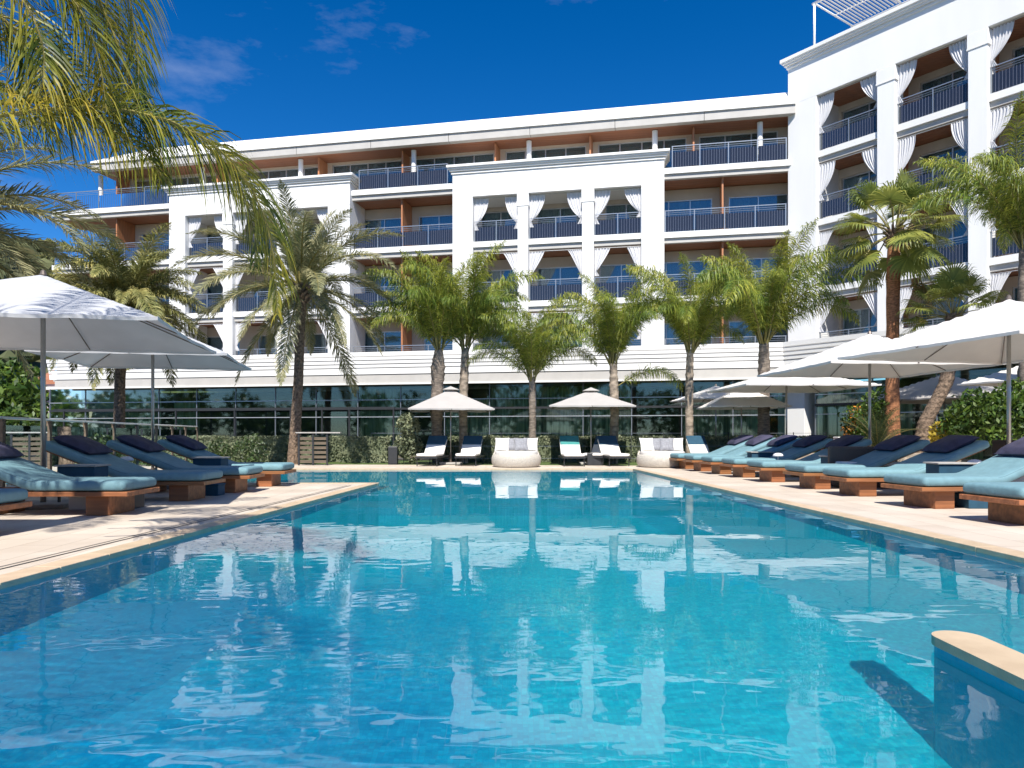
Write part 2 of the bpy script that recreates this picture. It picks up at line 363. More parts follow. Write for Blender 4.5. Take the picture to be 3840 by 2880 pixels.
def water_surface():
    """rippled sheet, denser near the camera; cut to the pool outline by clamping columns to the edges"""
    ys = []; y = -5.9
    while y < 22.58:
        ys.append(y); y += max(.021, .021 + max(0, y - 3.5) * .0045) if y > 1 else .08
    ys.append(22.59)
    def xr(y): return PR[0][0] + (PR[1][0] - PR[0][0]) * (y + 6) / 12.3 if y < 6.3 else PR[1][0] + (PR[2][0] - PR[1][0]) * (y - 6.3) / 16.3
    def xl(y):
        if y > 16.1: return -10.5
        return PL[0][0] + (PL[1][0] - PL[0][0]) * (y + 6) / 11.25 if y < 5.25 else PL[1][0] + (PL[2][0] - PL[1][0]) * (y - 5.25) / 10.75
    NX = 380; vs = []; fs = []
    def h(x, y):
        calm = .55 + .45 * noise.noise(Vector((x * .22 + 5, y * .16, 2)))
        a = .0006 * noise.noise(Vector((x * .8, y * 1.7, .3)))
        b = .00055 * noise.noise(Vector((x * 2.3 + 9, y * 4.6, 1.3)))
        c = .0007 * noise.noise(Vector((x * 5.0, y * 10.5, 4.1)))
        e = .00042 * noise.noise(Vector((x * 11 + 3, y * 21, 7.7))) if y < 12 else 0
        return a + (b + c + e) * calm
    def strip(ys, xl, NX):
        base = len(vs)
        for y in ys:
            a, b = xl(y), xr(y)
            for i in range(NX + 1):
                x = a + (b - a) * i / NX; vs.append((x, y, WZ + h(x, y)))
        for j in range(len(ys) - 1):
            for i in range(NX):
                k = base + j * (NX + 1) + i; fs.append((k, k + 1, k + NX + 2, k + NX + 1))
    strip(ys, lambda y: xl(min(y, 16)) + 0.0, NX)
    # bay of water behind the left deck
    yb = [v for v in ys if v > 16.0]
    base = len(vs)
    for y in yb:
        b0 = xl(16)
        for i in range(91):
            x = -10.5 + (b0 + 10.5) * i / 90; vs.append((x, y, WZ + h(x, y)))
    for j in range(len(yb) - 1):
        for i in range(90):
            k = base + j * 91 + i; fs.append((k, k + 1, k + 92, k + 91))
    fs = [f for f in fs if not (2.14 < vs[f[0]][0] < 2.31 and vs[f[0]][1] < 3.78)]      # the divider wall stands through the water
    me = bpy.data.meshes.new('pool_water'); me.from_pydata(vs, [], fs)
    me.polygons.foreach_set('use_smooth', [True] * len(me.polygons))
    o = link('pool_water', me, M['water']); o['kind'] = 'structure'; o.cycles.is_caustics_caster = True
water_surface()
# low mosaic wall with a rounded cream cap in the near right corner of the pool
def low_wall():
    root = empty('pool_divider_wall', (2.24, 2.4, FZ), 'low blue mosaic wall with rounded cream stone cap inside the pool', 'pool wall')
    x0, x1, y0, y1 = 2.13, 2.35, -5.5, 3.74; r = (x1 - x0) / 2
    def outline(e):
        pts = [(x0 - e, y0)] ; 
        for k in range(13):
            a = PI - PI * k / 12; pts.append(((x0 + x1) / 2 + (r + e) * math.cos(a), y1 + (r + e) * math.sin(a)))
        pts.append((x1 + e, y0)); return pts
    for nm, e, z0, z1, mm in (('wall_body', 0, FZ + .002, -.012, M['mosaic_wall']), ('wall_cap', .012, -.012, .035, M['coping'])):
        pts = outline(e); n = len(pts); me = bpy.data.meshes.new(nm)
        me.from_pydata([(x - 2.24, y - 2.4, z1 - FZ) for x, y in pts] + [(x - 2.24, y - 2.4, z0 - FZ) for x, y in pts], [],
                       [tuple(reversed(range(n)))] + [(i, (i + 1) % n, (i + 1) % n + n, i + n) for i in range(n)])
        uv = me.uv_layers.new(name='UVMap')
        for p in me.polygons:
            for li in p.loop_indices:
                v = me.vertices[me.loops[li].vertex_index].co; uv.data[li].uv = (v.y + v.x, v.z)
        o = link(nm, me, mm, root); o.cycles.is_caustics_receiver = True
low_wall()
# lawn strip and planting bed between deck and hedge
sheet('lawn', [(-14, 24.2), (13.5, 24.2), (13.5, 29.5), (-14, 31)], -.008 , M['lawn'])

# ------------------------------------------------------------------ hotel
hotel = empty('hotel_building', (0, 38, 0), 'long white hotel with columned loggias, wooden balcony ceilings and a taller angled wing', 'building')
u1 = Vector((.979, -.2034, 0)); n1 = Vector((-.2034, -.979, 0)); O1 = Vector((1.05, 36.8, 0))
u2 = Vector((.588, -.809, 0)); n2 = Vector((-.809, -.588, 0)); O2 = Vector((12.75, 34.5, 0))
def fr(o, u, n): return Matrix(((u.x, n.x, 0, o.x), (u.y, n.y, 0, o.y), (0, 0, 1, 0), (0, 0, 0, 1)))
F1, F2 = fr(O1, u1, n1), fr(O2, u2, n2)
def s1(px, d=0): k = (px - 1920) / 2800; return (k * (36.8 - .979 * d) - 1.05 + .2034 * d) / (.979 + .2034 * k)
def s2(px, d=0): k = (px - 1920) / 2800; return (k * (34.5 - .588 * d) - 12.75 + .809 * d) / (.588 + .809 * k)
def hb(F, name, m, *boxes, bevel=0, parent=None, kind=None):
    q = MB(F)
    for b in boxes: q.box(*b)
    return q.build(name, m, parent or hotel, bevel=bevel, kind=kind)
LV = {'A': 13.7, 'B': 10.65, 'C': 7.6, 'D': 4.55}
W0 = -1.8          # window wall plane
SE = 12.3          # right end of the main front (runs behind the wing)
SB0, SL0 = -24.6, -27.8
# core bodies
hb(F1, 'wall', M['beige'], (SB0, SE + 2, -14, W0 - .45, 4.0, 15.7))
hb(F2, 'wall', M['beige'], (.4, 17.4, -12, W0 - .45, 4.0, 17.8))
hb(F1, 'roof_deck', M['grey_band'], (SB0 + .3, SE + 2, -13.5, -1.2, 15.75, 16.6))
# window wall pieces and windows
def window(F, s0, s1_, z0, z1, d, panes, fcol='alu', cur=None, rng=random):
    q = MB(F); t = .055
    q.box(s0, s1_, d - .06, d + .02, z1 - t, z1); q.box(s0, s1_, d - .06, d + .02, z0, z0 + t)
    q.box(s0, s0 + t, d - .06, d + .02, z0 + t, z1 - t); q.box(s1_ - t, s1_, d - .06, d + .02, z0 + t, z1 - t)
    w = (s1_ - s0) / panes
    for i in range(1, panes): q.box(s0 + w * i - t / 2, s0 + w * i + t / 2, d - .055, d + .025, z0 + t, z1 - t)
    fo = q.build('window', M[fcol], hotel)
    for i in range(panes):
        p = MB(F); p.box(s0 + w * i + t * .6, s0 + w * (i + 1) - t * .6, d - .035, d - .015, z0 + t + .002, z1 - t - .002); p.build('pane', M['win'], fo)
    if cur:
        p = MB(F); a, b = cur; drape(p, s0 + (s1_ - s0) * a, s0 + (s1_ - s0) * b, d - .22, z0 + .02, z1 - .02); p.build('inner_curtain', M['fabric_white'], fo, smooth=True)
def drape(q, s0, s1_, d, z0, z1, amp=.04, wl=.14):
    n = max(6, int((s1_ - s0) / wl * 4)); vs = []; fs = []
    for i in range(n + 1):
        s = s0 + (s1_ - s0) * i / n; y = d + amp * math.sin((s) / wl * 2 * PI) + .01 * math.sin(s * 17)
        vs += [(s, y, z0), (s, y, z1)]
    for i in range(n): fs.append((2 * i, 2 * i + 2, 2 * i + 3, 2 * i + 1))
    q.add(vs, fs)
def wallrow(F, s0, s1_, z0, z1, wins, d=W0):
    """beige wall with openings: wins = [(a, b, zb, zt)]"""
    q = MB(F); s = s0
    for a, b, zb, zt in wins:
        if a > s: q.box(s, a, d - .4, d, z0, z1)
        if zt < z1: q.box(a, b, d - .4, d, zt, z1)
        if zb > z0: q.box(a, b, d - .4, d, z0, zb)
        s = b
    if s < s1_: q.box(s, s1_, d - .4, d, z0, z1)
    q.build('wall', M['beige'], hotel)
RNG = random.Random(3)
def railing(F, s0, s1_, d, z, parts=None, h0=.07, h1=.76):
    r = MB(F); r.box(s0, s1_, d - .02, d + .02, z + 1.02, z + 1.06)
    for zz in (.84, .93): r.box(s0, s1_, d - .008, d + .008, z + zz, z + zz + .014)
    n = max(1, round((s1_ - s0) / 1.45)); w = (s1_ - s0) / n
    ro = r.build('railing', M['rail_metal'], hotel)
    for i in range(n + 1):
        s = s0 + w * i; s = min(max(s, s0 + .025), s1_ - .025)
        p = MB(F); p.box(s - .022, s + .022, d - .015, d + .015, z, z + 1.02); p.build('post', M['rail_metal'], ro)
    for i in range(n):
        a, b = s0 + w * i + .05, s0 + w * (i + 1) - .05
        p = MB(F); p.box(a, b, d - .006, d + .006, z + h0, z + h1); p.build('dark_panel', M['rail_glass'], ro)
        q = MB(F); k = int((b - a) / .115)
        for j in range(1, k): x = a + (b - a) * j / k; q.box(x - .006, x + .006, d + .008, d + .018, z + h0 - .03, z + h1 + .03)
        if k > 1: q.build('balusters', M['baluster'], ro, kind='stuff')
def slab(F, s0, s1_, z, df=0.0, back=W0 - .4):
    hb(F, 'slab_edge', M['white'], (s0, s1_, df - .25, df, z - .27, z), parent=hotel)
    hb(F, 'slab', M['grey_band'], (s0, s1_, back, df - .25, z - .27, z - .001), (s0, s1_, df - .34, df - .10, z - .50, z - .272))
    # wooden ceiling in planks
    lo = z - .47; n = 5; dd = (df - .345 - back) / n
    for i in range(n):
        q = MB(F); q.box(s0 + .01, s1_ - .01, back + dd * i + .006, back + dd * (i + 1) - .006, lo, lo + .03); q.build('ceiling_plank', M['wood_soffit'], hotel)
    hb(F, 'slab', M['dark_metal'], (s0, s1_, back, df - .345, lo + .032, z - .272))
# --- rooms of the main front between the loggias, four floors
pL0, pL1 = s1(634, .25), s1(1311, .25)        # left loggia
pC0, pC1 = s1(1697, .25), s1(2491, .25)       # central loggia
spans = [(SL0, pL0), (pL1, pC0), (pC1, SE - .0)]
for L in 'ABCD':
    z = LV[L]
    if L == 'A':
        slab(F1, SL0, SE, z)
    else:
        for a, b in spans: slab(F1, a, b, z)
        for a, b in ((pL0, pL1), (pC0, pC1)): slab(F1, a, b, z, df=.12)
    zc = {'A': 15.7, 'B': 13.2, 'C': 10.15, 'D': 7.1}[L]
    zt = z + 2.05
    # partition pitch follows the room width of the front
    parts = [s1(px) for px in (420, 800, 1183, 1500, 1851, 2210, 2602, 2960)] if L == 'A' else [s1(px) for px in (420, 853, 1060, 1498, 1960, 2204, 2712)]
    d = -1.35 if L == 'A' else W0
    edges = [SB0] + [p for p in parts if SB0 < p < SE] + [SE + .3]
    wins = []
    for a, b in zip(edges, edges[1:]):
        if b - a < 1.6: continue
        inn = .3 if L == 'A' else .4
        w0, w1 = a + inn, b - inn
        if L != 'A' and RNG.random() < .4: w0 += .3
        wins.append((w0, w1, z + .03, zt if L != 'A' else 15.62))
    wallrow(F1, SB0, SE + .3, z, zc + (.06 if L == 'A' else 0), wins, d)
    for a, b, zb, ztp in wins:
        pn = max(2, round((b - a) / 1.15)); r = RNG.random()
        window(F1, a, b, zb, ztp, d - .1, pn, cur=(0, .35 + .3 * RNG.random()) if r < .35 else ((.5, 1) if r < .55 else ((0, 1) if r < .8 else None)))
    for p in parts:
        if p < SE - .4 and (L == 'A' or min(abs(p - s1(v)) for v in (420, 1498, 2712)) < .1): hb(F1, 'wood_screen', M['wood_screen'], (p - .04, p + .04, d, -.35, z + .002, zc + (0 if L != 'A' else -.02)))
for a, b in ((SL0 + .05, pL0 - .35), (pL1 + .35, pC0 - .35), (pC1 + .35, s1(2952))): railing(F1, a, b, -.12, LV['A'])
for a, b in ((SL0 + .05, pL0), (pL1, pC0), (pC1, s1(2952))):
    for L in 'BC': railing(F1, a + .02, b - .02, -.12, LV[L])
    railing(F1, a + .02, b - .02, -.12, LV['D'])
# end returns of the left balconies
for L in 'ABC':
    q = MB(F1); q.box(SL0, SL0 + .1, -5, -.25, LV[L] - .27, LV[L] + .001); q.build('slab_edge', M['white'], hotel)
    hb(F1, 'slab', M['grey_band'], (SL0 + .1, SB0, -5, -2.2, LV[L] - .4, LV[L] - .002))
# round-edged posts of the top floor
for px in (378, 760, 1128, 1552, 1984, 2456, 2850):
    s = s1(px, -.45); q = MB(F1); q.tube([(s, -.45, 13.7), (s, -.45, 15.68)], .13, 12); q.build('post', M['white'], hotel, smooth=False)
# main roof: slanting white fascia with a seam pattern, grey gutter board, wooden soffit
rs0 = s1(339, .3)
def roof():
    q = MB(F1)
    z0, z1 = 16.12, 17.02; a = rs0; hip = 3.4
    prof0 = [(.32, z0), (.32, z0 + .10), (-.55, z1), (-6, z1 + .15), (-6, z0)]
    vs = [(a, y, z) for y, z in prof0[:2]] + [(a + hip, prof0[2][0], prof0[2][1]), (a + hip, -6, z1 + .15), (a, -6, z0)]
    vs += [(SE - .1, y, z) for y, z in prof0]
    q.add(vs, [(0, 1, 2, 3, 4), (9, 8, 7, 6, 5)] + [(i + 5, (i + 1) % 5 + 5, (i + 1) % 5, i) for i in range(5)])
    q.build('roof', M['white'], hotel)
    # metal sheets of the fascia and their raised joints
    for i in range(1, 5):
        zz = z0 + .1 + (z1 - z0 - .1) * i / 5; yy = .32 - .87 * i / 5
        j = MB(F1); j.box(a + hip * i / 5 + .1, SE - .12, yy - .02, yy + .012, zz, zz + .018); j.build('roof_joint', M['white_dirty'], hotel)
    n = 9; L = SE - a
    for i in range(n):
        g0, g1 = a + L * i / n + .012, a + L * (i + 1) / n - .012
        hb(F1, 'gutter_board', M['grey_band'], (g0, min(g1, SE - .1), -.1, .24, 15.72, 16.118))
    for i in range(6):
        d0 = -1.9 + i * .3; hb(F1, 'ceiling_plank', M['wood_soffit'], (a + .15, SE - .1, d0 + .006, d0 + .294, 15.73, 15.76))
    hb(F1, 'slab', M['grey_band'], (a + .1, SE, -5, -1.92, 15.7, 16.1))
roof()
# --- loggias of the main front
def cornice(F, s0, s1_, d, z0, z1, proj=.26, ends=(1, 1), depth=.9):
    steps = [(0.06, z0, z0 + .07), (.03, z0 + .07, z0 + .13), (proj * .5, z0 + .13, z0 + .22), (proj * .75, z0 + .22, z0 + .30), (proj, z0 + .30, z1)]
    for e, a, b in steps:
        hb(F, 'cornice', M['white'], (s0 - e * ends[0], s1_ + e * ends[1], d - depth, d + e, a, b), bevel=.012)
def loggia(F, e0, e1, opens, d, ztop, zcor0, zcor1, zb=4.6, depth=.55, top_depth=2.0):
    hb(F, 'loggia_wall', M['white'], (e0, e1, d - top_depth, d, ztop, zcor0 - .001), bevel=.01)
    xs = [e0] + [v for o in opens for v in o] + [e1]
    for i in range(0, len(xs), 2):
        wide = i in (0, len(xs) - 2)
        hb(F, 'pillar', M['white'], (xs[i], xs[i + 1], d - (depth if not wide else top_depth), d, zb, ztop - .001), bevel=.01)
        if not wide:   # capital with two steps
            hb(F, 'capital', M['white'], (xs[i] - .05, xs[i + 1] + .05, d - depth, d + .03, ztop - .62, ztop - .56), (xs[i] - .03, xs[i + 1] + .03, d - depth, d + .02, ztop - .56, ztop - .02), bevel=.006)
curtain_meshes = {}
def curtain_mesh(side, style):
    """white curtain hung from a rod, gathered and tied back towards the pillar at the side"""
    key = (side, style, RNG.randrange(4))
    if key in curtain_meshes: return curtain_meshes[key]
    n, m = 34, 22; vs = []; fs = []; W, H = .72, 1.42
    rr = random.Random(key[0] * 7 + style * 31 + key[2] * 101); W *= rr.uniform(.78, 1.0); H *= rr.uniform(.92, 1.1); nf = rr.choice((5, 6, 7)); pw = rr.uniform(1.7, 2.6) if style else rr.uniform(.85, 1.25)
    ph = rr.random() * 6
    for j in range(m + 1):
        t = j / m
        if t < .82:
            k = t / .82
            w = W * (1 - k ** pw) + .10
        else: w = .10 + .14 * ((t - .82) / .18)
        for i in range(n + 1):
            x = i / n; amp = .035 * (1 - .6 * t)
            y = amp * math.sin(x * 2 * PI * nf + ph) + .012 * math.sin(x * 23 + t * 5)
            vs.append((side * (-x * w), y, -t * H * (1 + .05 * (1 - x) * 0)))
    for j in range(m):
        for i in range(n):
            a = j * (n + 1) + i; fs.append((a, a + 1, a + n + 2, a + n + 1))
    me = bpy.data.meshes.new('curtain'); me.from_pydata(vs, [], fs)
    for p in me.polygons: p.use_smooth = True
    me.materials.append(M['fabric_white']); curtain_meshes[key] = me
    return me
def curtain(F, s, d, z, side, style, label, group):
    o = link('curtain', curtain_mesh(side, style)); u = F.col[0].to_3d(); o.location = (F @ Vector((s, d, z)))
    o.rotation_euler = (0, 0, math.atan2(u.y, u.x)); o.scale.z = 1 + .08 * RNG.random(); tag(o, label, 'curtain', group)
central_op = [(s1(1772, .25), s1(1941, .25)), (s1(1980, .25), s1(2183, .25)), (s1(2226, .25), s1(2405, .25))]
left_op = [(s1(694, .25), s1(836, .25)), (s1(871, .25), s1(1038, .25)), (s1(1080, .25), s1(1229, .25))]
floor_name = {'B': 'top', 'C': 'middle', 'D': 'lowest'}
bayn = ['left', 'middle', 'right']
for e0, e1, ops, nm in ((pL0, pL1, left_op, 'left loggia'), (pC0, pC1, central_op, 'central loggia')):
    loggia(F1, e0, e1, ops, .25, 12.88, 14.03, 14.45)
    cornice(F1, e0, e1, .25, 14.03, 14.45, depth=1.2)
    for L in 'BCD':
        for bi, (a, b) in enumerate(ops):
            railing(F1, a + .01, b - .01, -.05, LV[L])
            zt = 12.82 if L == 'B' else LV[{'C': 'B', 'D': 'C'}[L]] - .62
            q = MB(F1); q.tube([(a, -.02, zt + .02), (b, -.02, zt + .02)], .015, 6); q.build('curtain_rod', M['alu'], hotel)
            for side, s in ((-1, a + .02), (1, b - .02)):
                sn = 'left' if side < 0 else 'right'
                curtain(F1, s, -.03, zt, side, 1 if L == 'B' else 0,
                        f'white curtain tied {sn} in the {bayn[bi]} bay, {floor_name[L]} floor, {nm}', 'white curtains tied back in the loggias')
# --- wing
wops = [(s2(3061), s2(3289)), (s2(3355), s2(3630)), (s2(3703), s2(3703) + 2.77), (s2(3703) + 3.47, s2(3703) + 6.24)]
we = wops[-1][1] + 1.4
loggia(F2, 0, we, wops, 0, 16.18, 17.88, 18.34, zb=4.6, depth=.7, top_depth=2.2)
cornice(F2, 0, we, 0, 17.88, 18.34, depth=1.4)
hb(F2, 'wall', M['white'], (0.002, .5, -12, -2.21, 4.6, 17.87))
wing_floor = {'A': 'top', 'B': 'second from top', 'C': 'third from top', 'D': 'lowest'}
wbay = ['leftmost', 'second', 'third', 'fourth']
for L in 'ABCD':
    z = LV[L]; zc = {'A': 16.2, 'B': 13.2, 'C': 10.15, 'D': 7.1}[L]
    slab(F2, .4, we - .2, z, df=-.12)
    wins = []
    for a, b in wops: wins.append((a + .15, b - .1, z + .03, z + 2.15))
    wallrow(F2, .4, we, z, zc, wins, W0)
    for a, b, zb, zt in wins:
        r = RNG.random(); window(F2, a, b, zb, zt, W0 - .1, 2, cur=(0, .45) if r < .3 else ((.5, 1) if r < .6 else ((0, 1) if r < .8 else None)))
    for bi, (a, b) in enumerate(wops):
        railing(F2, a + .01, b - .01, -.25, z)
        if bi == 3: continue
        zt = 16.12 if L == 'A' else LV[{'B': 'A', 'C': 'B', 'D': 'C'}[L]] - .62
        q = MB(F2); q.tube([(a, -.2, zt + .02), (b, -.2, zt + .02)], .015, 6); q.build('curtain_rod', M['alu'], hotel)
        for side, s in ((-1, a + .02), (1, b - .02)):
            if bi == 2 and side > 0: continue
            sn = 'left' if side < 0 else 'right'
            curtain(F2, s, -.21, zt, side, 1 if L in 'AB' else 0,
                    f'white curtain tied {sn} in the {wbay[bi]} bay, {wing_floor[L]} floor, angled wing', 'white curtains tied back in the loggias')
    for bi in (0, 1, 2): 
        p = (wops[bi][1] + wops[bi + 1][0]) / 2; hb(F2, 'wood_screen', M['wood_screen'], (p - .04, p + .04, W0, -.75, z + .002, zc - .05))
for i in range(7):
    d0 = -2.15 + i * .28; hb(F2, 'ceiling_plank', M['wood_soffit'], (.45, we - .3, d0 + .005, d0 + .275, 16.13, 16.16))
hb(F2, 'roof_deck', M['grey_band'], (.3, we - .1, -11.9, -.1, 17.8, 18.1))
# --- louvred fascia band over the ground floor, following both fronts
T1 = 11.45; T2 = .815
bandL = s1(174, 1.6)
def band_run(prof, m, name, d_extra=0, left=bandL, right=18.0):
    """prof: points (d, z); swept along main front then along wing, mitred on the corner"""
    k = (T1 - 0) ; q = MB(); n = len(prof); rows = []
    bis = None
    for key in range(3):
        row = []
        for d, z in prof:
            if key == 0: p = O1 + u1 * (left + (1.6 - d) * .12) + n1 * d
            elif key == 1:
                # intersection of the two offset fronts
                a = O1 + n1 * d; b = O2 + n2 * d
                det = u1.x * (-u2.y) - (-u2.x) * u1.y; rx, ry = b.x - a.x, b.y - a.y
                t = (rx * (-u2.y) - (-u2.x) * ry) / det; p = a + u1 * t
            else: p = O2 + u2 * right + n2 * d
            row.append((p.x, p.y, z))
        rows.append(row)
    vs = [v for r in rows for v in r]; fs = [tuple(range(n)), tuple(reversed(range(2 * n, 3 * n)))]
    for a in range(2):
        for i in range(n): fs.append((a * n + i, (a + 1) * n + i, (a + 1) * n + (i + 1) % n, a * n + (i + 1) % n))
    q.add(vs, fs); q.build(name, m, hotel)
zs = [(5.10, 4.90), (4.875, 4.715), (4.69, 4.53), (4.505, 4.345), (4.32, 4.02)]
for i, (zt, zb) in enumerate(zs):
    e = .045 * (4 - i)
    band_run([(1.42 + e, zb), (1.435 + e, zt), (1.36 + e, zt), (1.35 + e, zb)], M['white'], 'louvre_board')
band_run([(1.05, 3.9), (1.05, 5.0), (1.25, 5.0), (1.25, 3.9)], M['grey_band'], 'louvre_backing', left=bandL + .3)
band_run([(1.25, 3.58), (1.25, 4.0), (1.38, 4.0), (1.38, 3.58)], M['grey_band'], 'gutter_board', left=bandL + .3)
band_run([(1.20, 3.50), (1.20, 3.577), (1.42, 3.577), (1.42, 3.50)], M['white_dirty'], 'drip_edge', left=bandL + .3)
band_run([(-2.5, 4.25), (-2.5, 4.54), (1.30, 4.54), (1.30, 4.25)], M['concrete'], 'terrace_floor', left=bandL + .4)
band_run([(-2.5, 3.56), (-2.5, 3.60), (1.24, 3.60), (1.24, 3.56)], M['grey_band'], 'soffit', left=bandL + .4)
# --- ground floor: glass front with mullions, curtains, a dark interior
gl = s1(188, .7)
def ground_front(F, a, b, d, pitch, fro):
    n = round((b - a) / pitch); w = (b - a) / n
    for i in range(n):
        s = a + w * i
        q = MB(F); q.box(s + .02, s + w - .02, d - .02, d - .008, .05, 3.54); q.build('ground_glass', M['ground_glass'], hotel)
        q = MB(F); q.box(s - .016, s + .016, d - .06, d + .03, 0, 3.55); q.build('mullion', M['rail_metal'], hotel)
    for zz, t, mm in ((2.76, .035, 'alu'), (1.9, .035, 'alu'), (2.28, .10, 'dark_metal'), (.02, .1, 'dark_metal')):
        hb(F, 'transom', M[mm], (a, b, d + .032, d + .06, zz, zz + t))
    for i in range(n):
        if RNG.random() < .8 or i == 0:
            s = a + w * i; k0, k1 = (0, 1) if RNG.random() < .55 else ((0, .6) if RNG.random() < .5 else (.35, 1))
            q = MB(F); drape(q, s + w * k0, s + w * k1, d - .2, .05, 3.35 if RNG.random() < .5 else 2.75, .10, .34); q.build('inner_curtain', M['inner_curt'], hotel, smooth=True)
M['inner_curt'] = mat('green_grey_curtain', (.64, .68, .48), .85, .15, 2.2, stretch=(3, 3, .12), transl=.2, color2=(.16, .20, .12))
ground_front(F1, gl, s1(2946, .7), .7, 2.35, 0)
gw0 = 1.7
ground_front(F2, gw0, 17, .5, 2.6, 0)
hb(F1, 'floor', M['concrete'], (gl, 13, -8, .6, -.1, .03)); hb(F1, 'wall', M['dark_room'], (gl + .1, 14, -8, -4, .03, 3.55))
hb(F1, 'wall', M['beige'], (gl + .3, gl + 5, -1.5, -1.4, .05, 3.5))
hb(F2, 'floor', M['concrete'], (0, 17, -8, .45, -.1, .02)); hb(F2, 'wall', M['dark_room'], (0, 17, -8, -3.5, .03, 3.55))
# end glass of the left corner
q = MB(F1); q.box(gl, gl + .012, -4, .68, .05, 3.54); q.build('ground_glass', M['ground_glass'], hotel)
hb(F2, 'pillar', M['white'], (-.02, 1.32, -.2, .75, 0, 3.5), bevel=.01)
# pairs of indoor tables near the glass seen as pale blue shapes
for px in (2100, 2330, 2480, 2600):
    s = s1(px, -.8); q = MB(F1); q.box(s - .8, s + .8, -1.6, -.6, .72, .78); q.box(s - .05, s + .05, -1.15, -1.05, .03, .72)
    q.build('indoor_table', M['whitecloth'], hotel)
# small dark lamp on the band edge and white floodlight
for px, zz in ((1255, 5.1),):
    p = F1 @ Vector((s1(px, 1.7), 1.5, zz)); q = MB(); q.tube([p, p + Vector((0, 0, .25))], .03, 8); q.tube([p + Vector((0, 0, .25)), p + Vector((-.02, -.25, .30))], .07, 10)
    r = q.build('roof_lamp', M['strut']); tag(r, 'small brown spotlight standing on the edge of the louvred band by the left loggia', 'spotlight')
# --- roof terrace pergola on the wing
pg = empty('roof_pergola', F2 @ Vector((3, -1, 18.34)), 'white tube frame pergola with slatted roof on top of the wing', 'pergola')
def pgb(name, m, T=F2, **k):
    return lambda q: q.build(name, M[m], pg)
pz0, pz1 = 18.34, 20.55; ps0, ps1 = s2(3054, -.35), we - 1
for s in (ps0, ps0 + 4.6, ps0 + 9.2):
    for d in (-.35, -3.6):
        if s < ps1: q = MB(F2); q.tube([(s, d, 18.1), (s, d, pz1)], .05, 10); q.build('post', M['white'], pg, smooth=True)
for d in (-.35, -3.6): q = MB(F2); q.tube([(ps0 - .1, d, pz1), (ps1, d, pz1)], .055, 10); q.build('beam', M['white'], pg, smooth=True)
s = ps0
while s < ps1: q = MB(F2); q.tube([(s, -.35, pz1), (s, -3.6, pz1)], .04, 8); q.build('cross_beam', M['white'], pg, smooth=True); s += 2.3
q = MB(F2); q.tube([(ps0, -2.0, pz1), (ps1, -2.0, pz1)], .03, 8); q.build('beam', M['white'], pg)
for i in range(70):
    s = ps0 + .12 + i * .165
    if s > ps1: break
    q = MB(F2); q.box(s, s + .06, -3.5, -.45, pz1 + .05, pz1 + .075); q.build('slat', M['roofglass_slats'], pg)

# ------------------------------------------------------------------ palms
def frond_geo(path, leaf_len, n=44, t0=.18, width=.03, side=.75, fwd=.6, grav=.35, plume=0, rach=.022, seed=0, curve=.5, prof=None, pairs=1, segs=3):
    """a feather leaf: tapered midrib along path, strap leaflets on both sides that bend down"""
    rr = random.Random(seed); q = MB(); P = [Vector(p) for p in path]; L = len(P) - 1
    def at(t):
        k = min(t * L, L - 1e-4); i = int(k); a, b = P[i], P[i + 1]
        return a.lerp(b, k - i), (P[min(i + 2, L)] - P[max(i - 1, 0)]).normalized() if L > 2 else (b - a).normalized()
    q.tube([at(i / 12)[0] for i in range(13)], [rach * (1 - .85 * i / 12) for i in range(13)], 4, caps=False)
    for j in range(n):
        t = t0 + (1 - t0) * (j + .5) / n; p, tg = at(t)
        sd_ = tg.cross(Vector((0, 0, 1)))
        if sd_.length < .1: sd_ = tg.cross(Vector((0, 1, 0)))
        sd_.normalize(); up = sd_.cross(tg).normalized()
        ln0 = leaf_len * (prof(t) if prof else (math.sin(PI * min(1, .12 + .92 * (t - t0) / (1 - t0))) ** .6 * .9 + .15))
        for sgn in (-1, 1):
            for k in range(pairs):
                ln = ln0 * rr.uniform(.8, 1.12)
                a = rr.uniform(-plume, plume)
                s_ = (sd_ * sgn * math.cos(a) + up * math.sin(a))
                dr = (s_ * side * rr.uniform(.8, 1.2) + tg * fwd * rr.uniform(.7, 1.3) + up * .12).normalized()
                d2 = (dr + Vector((0, 0, -grav * rr.uniform(.6, 1.4)))).normalized()
                d3 = (d2 + Vector((0, 0, -grav * 1.7 * rr.uniform(.6, 1.4)))).normalized()
                wd = (tg - dr * tg.dot(dr)).normalized() * width * rr.uniform(.8, 1.2) * .5
                if segs > 3:
                    pts_ = [p]; dcur = dr.copy()
                    for k2 in range(segs):
                        pts_.append(pts_[-1] + dcur * ln / segs); dcur = (dcur + Vector((0, 0, -grav * 1.5 / segs * rr.uniform(.8, 1.2)))).normalized()
                    vv = []
                    for k2, pp in enumerate(pts_[:-1]):
                        ww = wd * (.55, 1, 1, .85, .7, .5)[k2]; vv += [pp - ww, pp + ww]
                    vv.append(pts_[-1]); m_ = len(pts_) - 1
                    q.add(vv, [(2 * i_, 2 * i_ + 1, 2 * i_ + 3, 2 * i_ + 2) for i_ in range(m_ - 1)] + [(2 * m_ - 2, 2 * m_ - 1, 2 * m_)]); continue
                a0 = p; a1 = p + dr * ln * .35; a2 = a1 + d2 * ln * .35; a3 = a2 + d3 * ln * .33
                q.add([a0 - wd * .5, a0 + wd * .5, a1 - wd, a1 + wd, a2 - wd * .85, a2 + wd * .85, a3], [(0, 1, 3, 2), (2, 3, 5, 4), (4, 5, 6)])
    return q
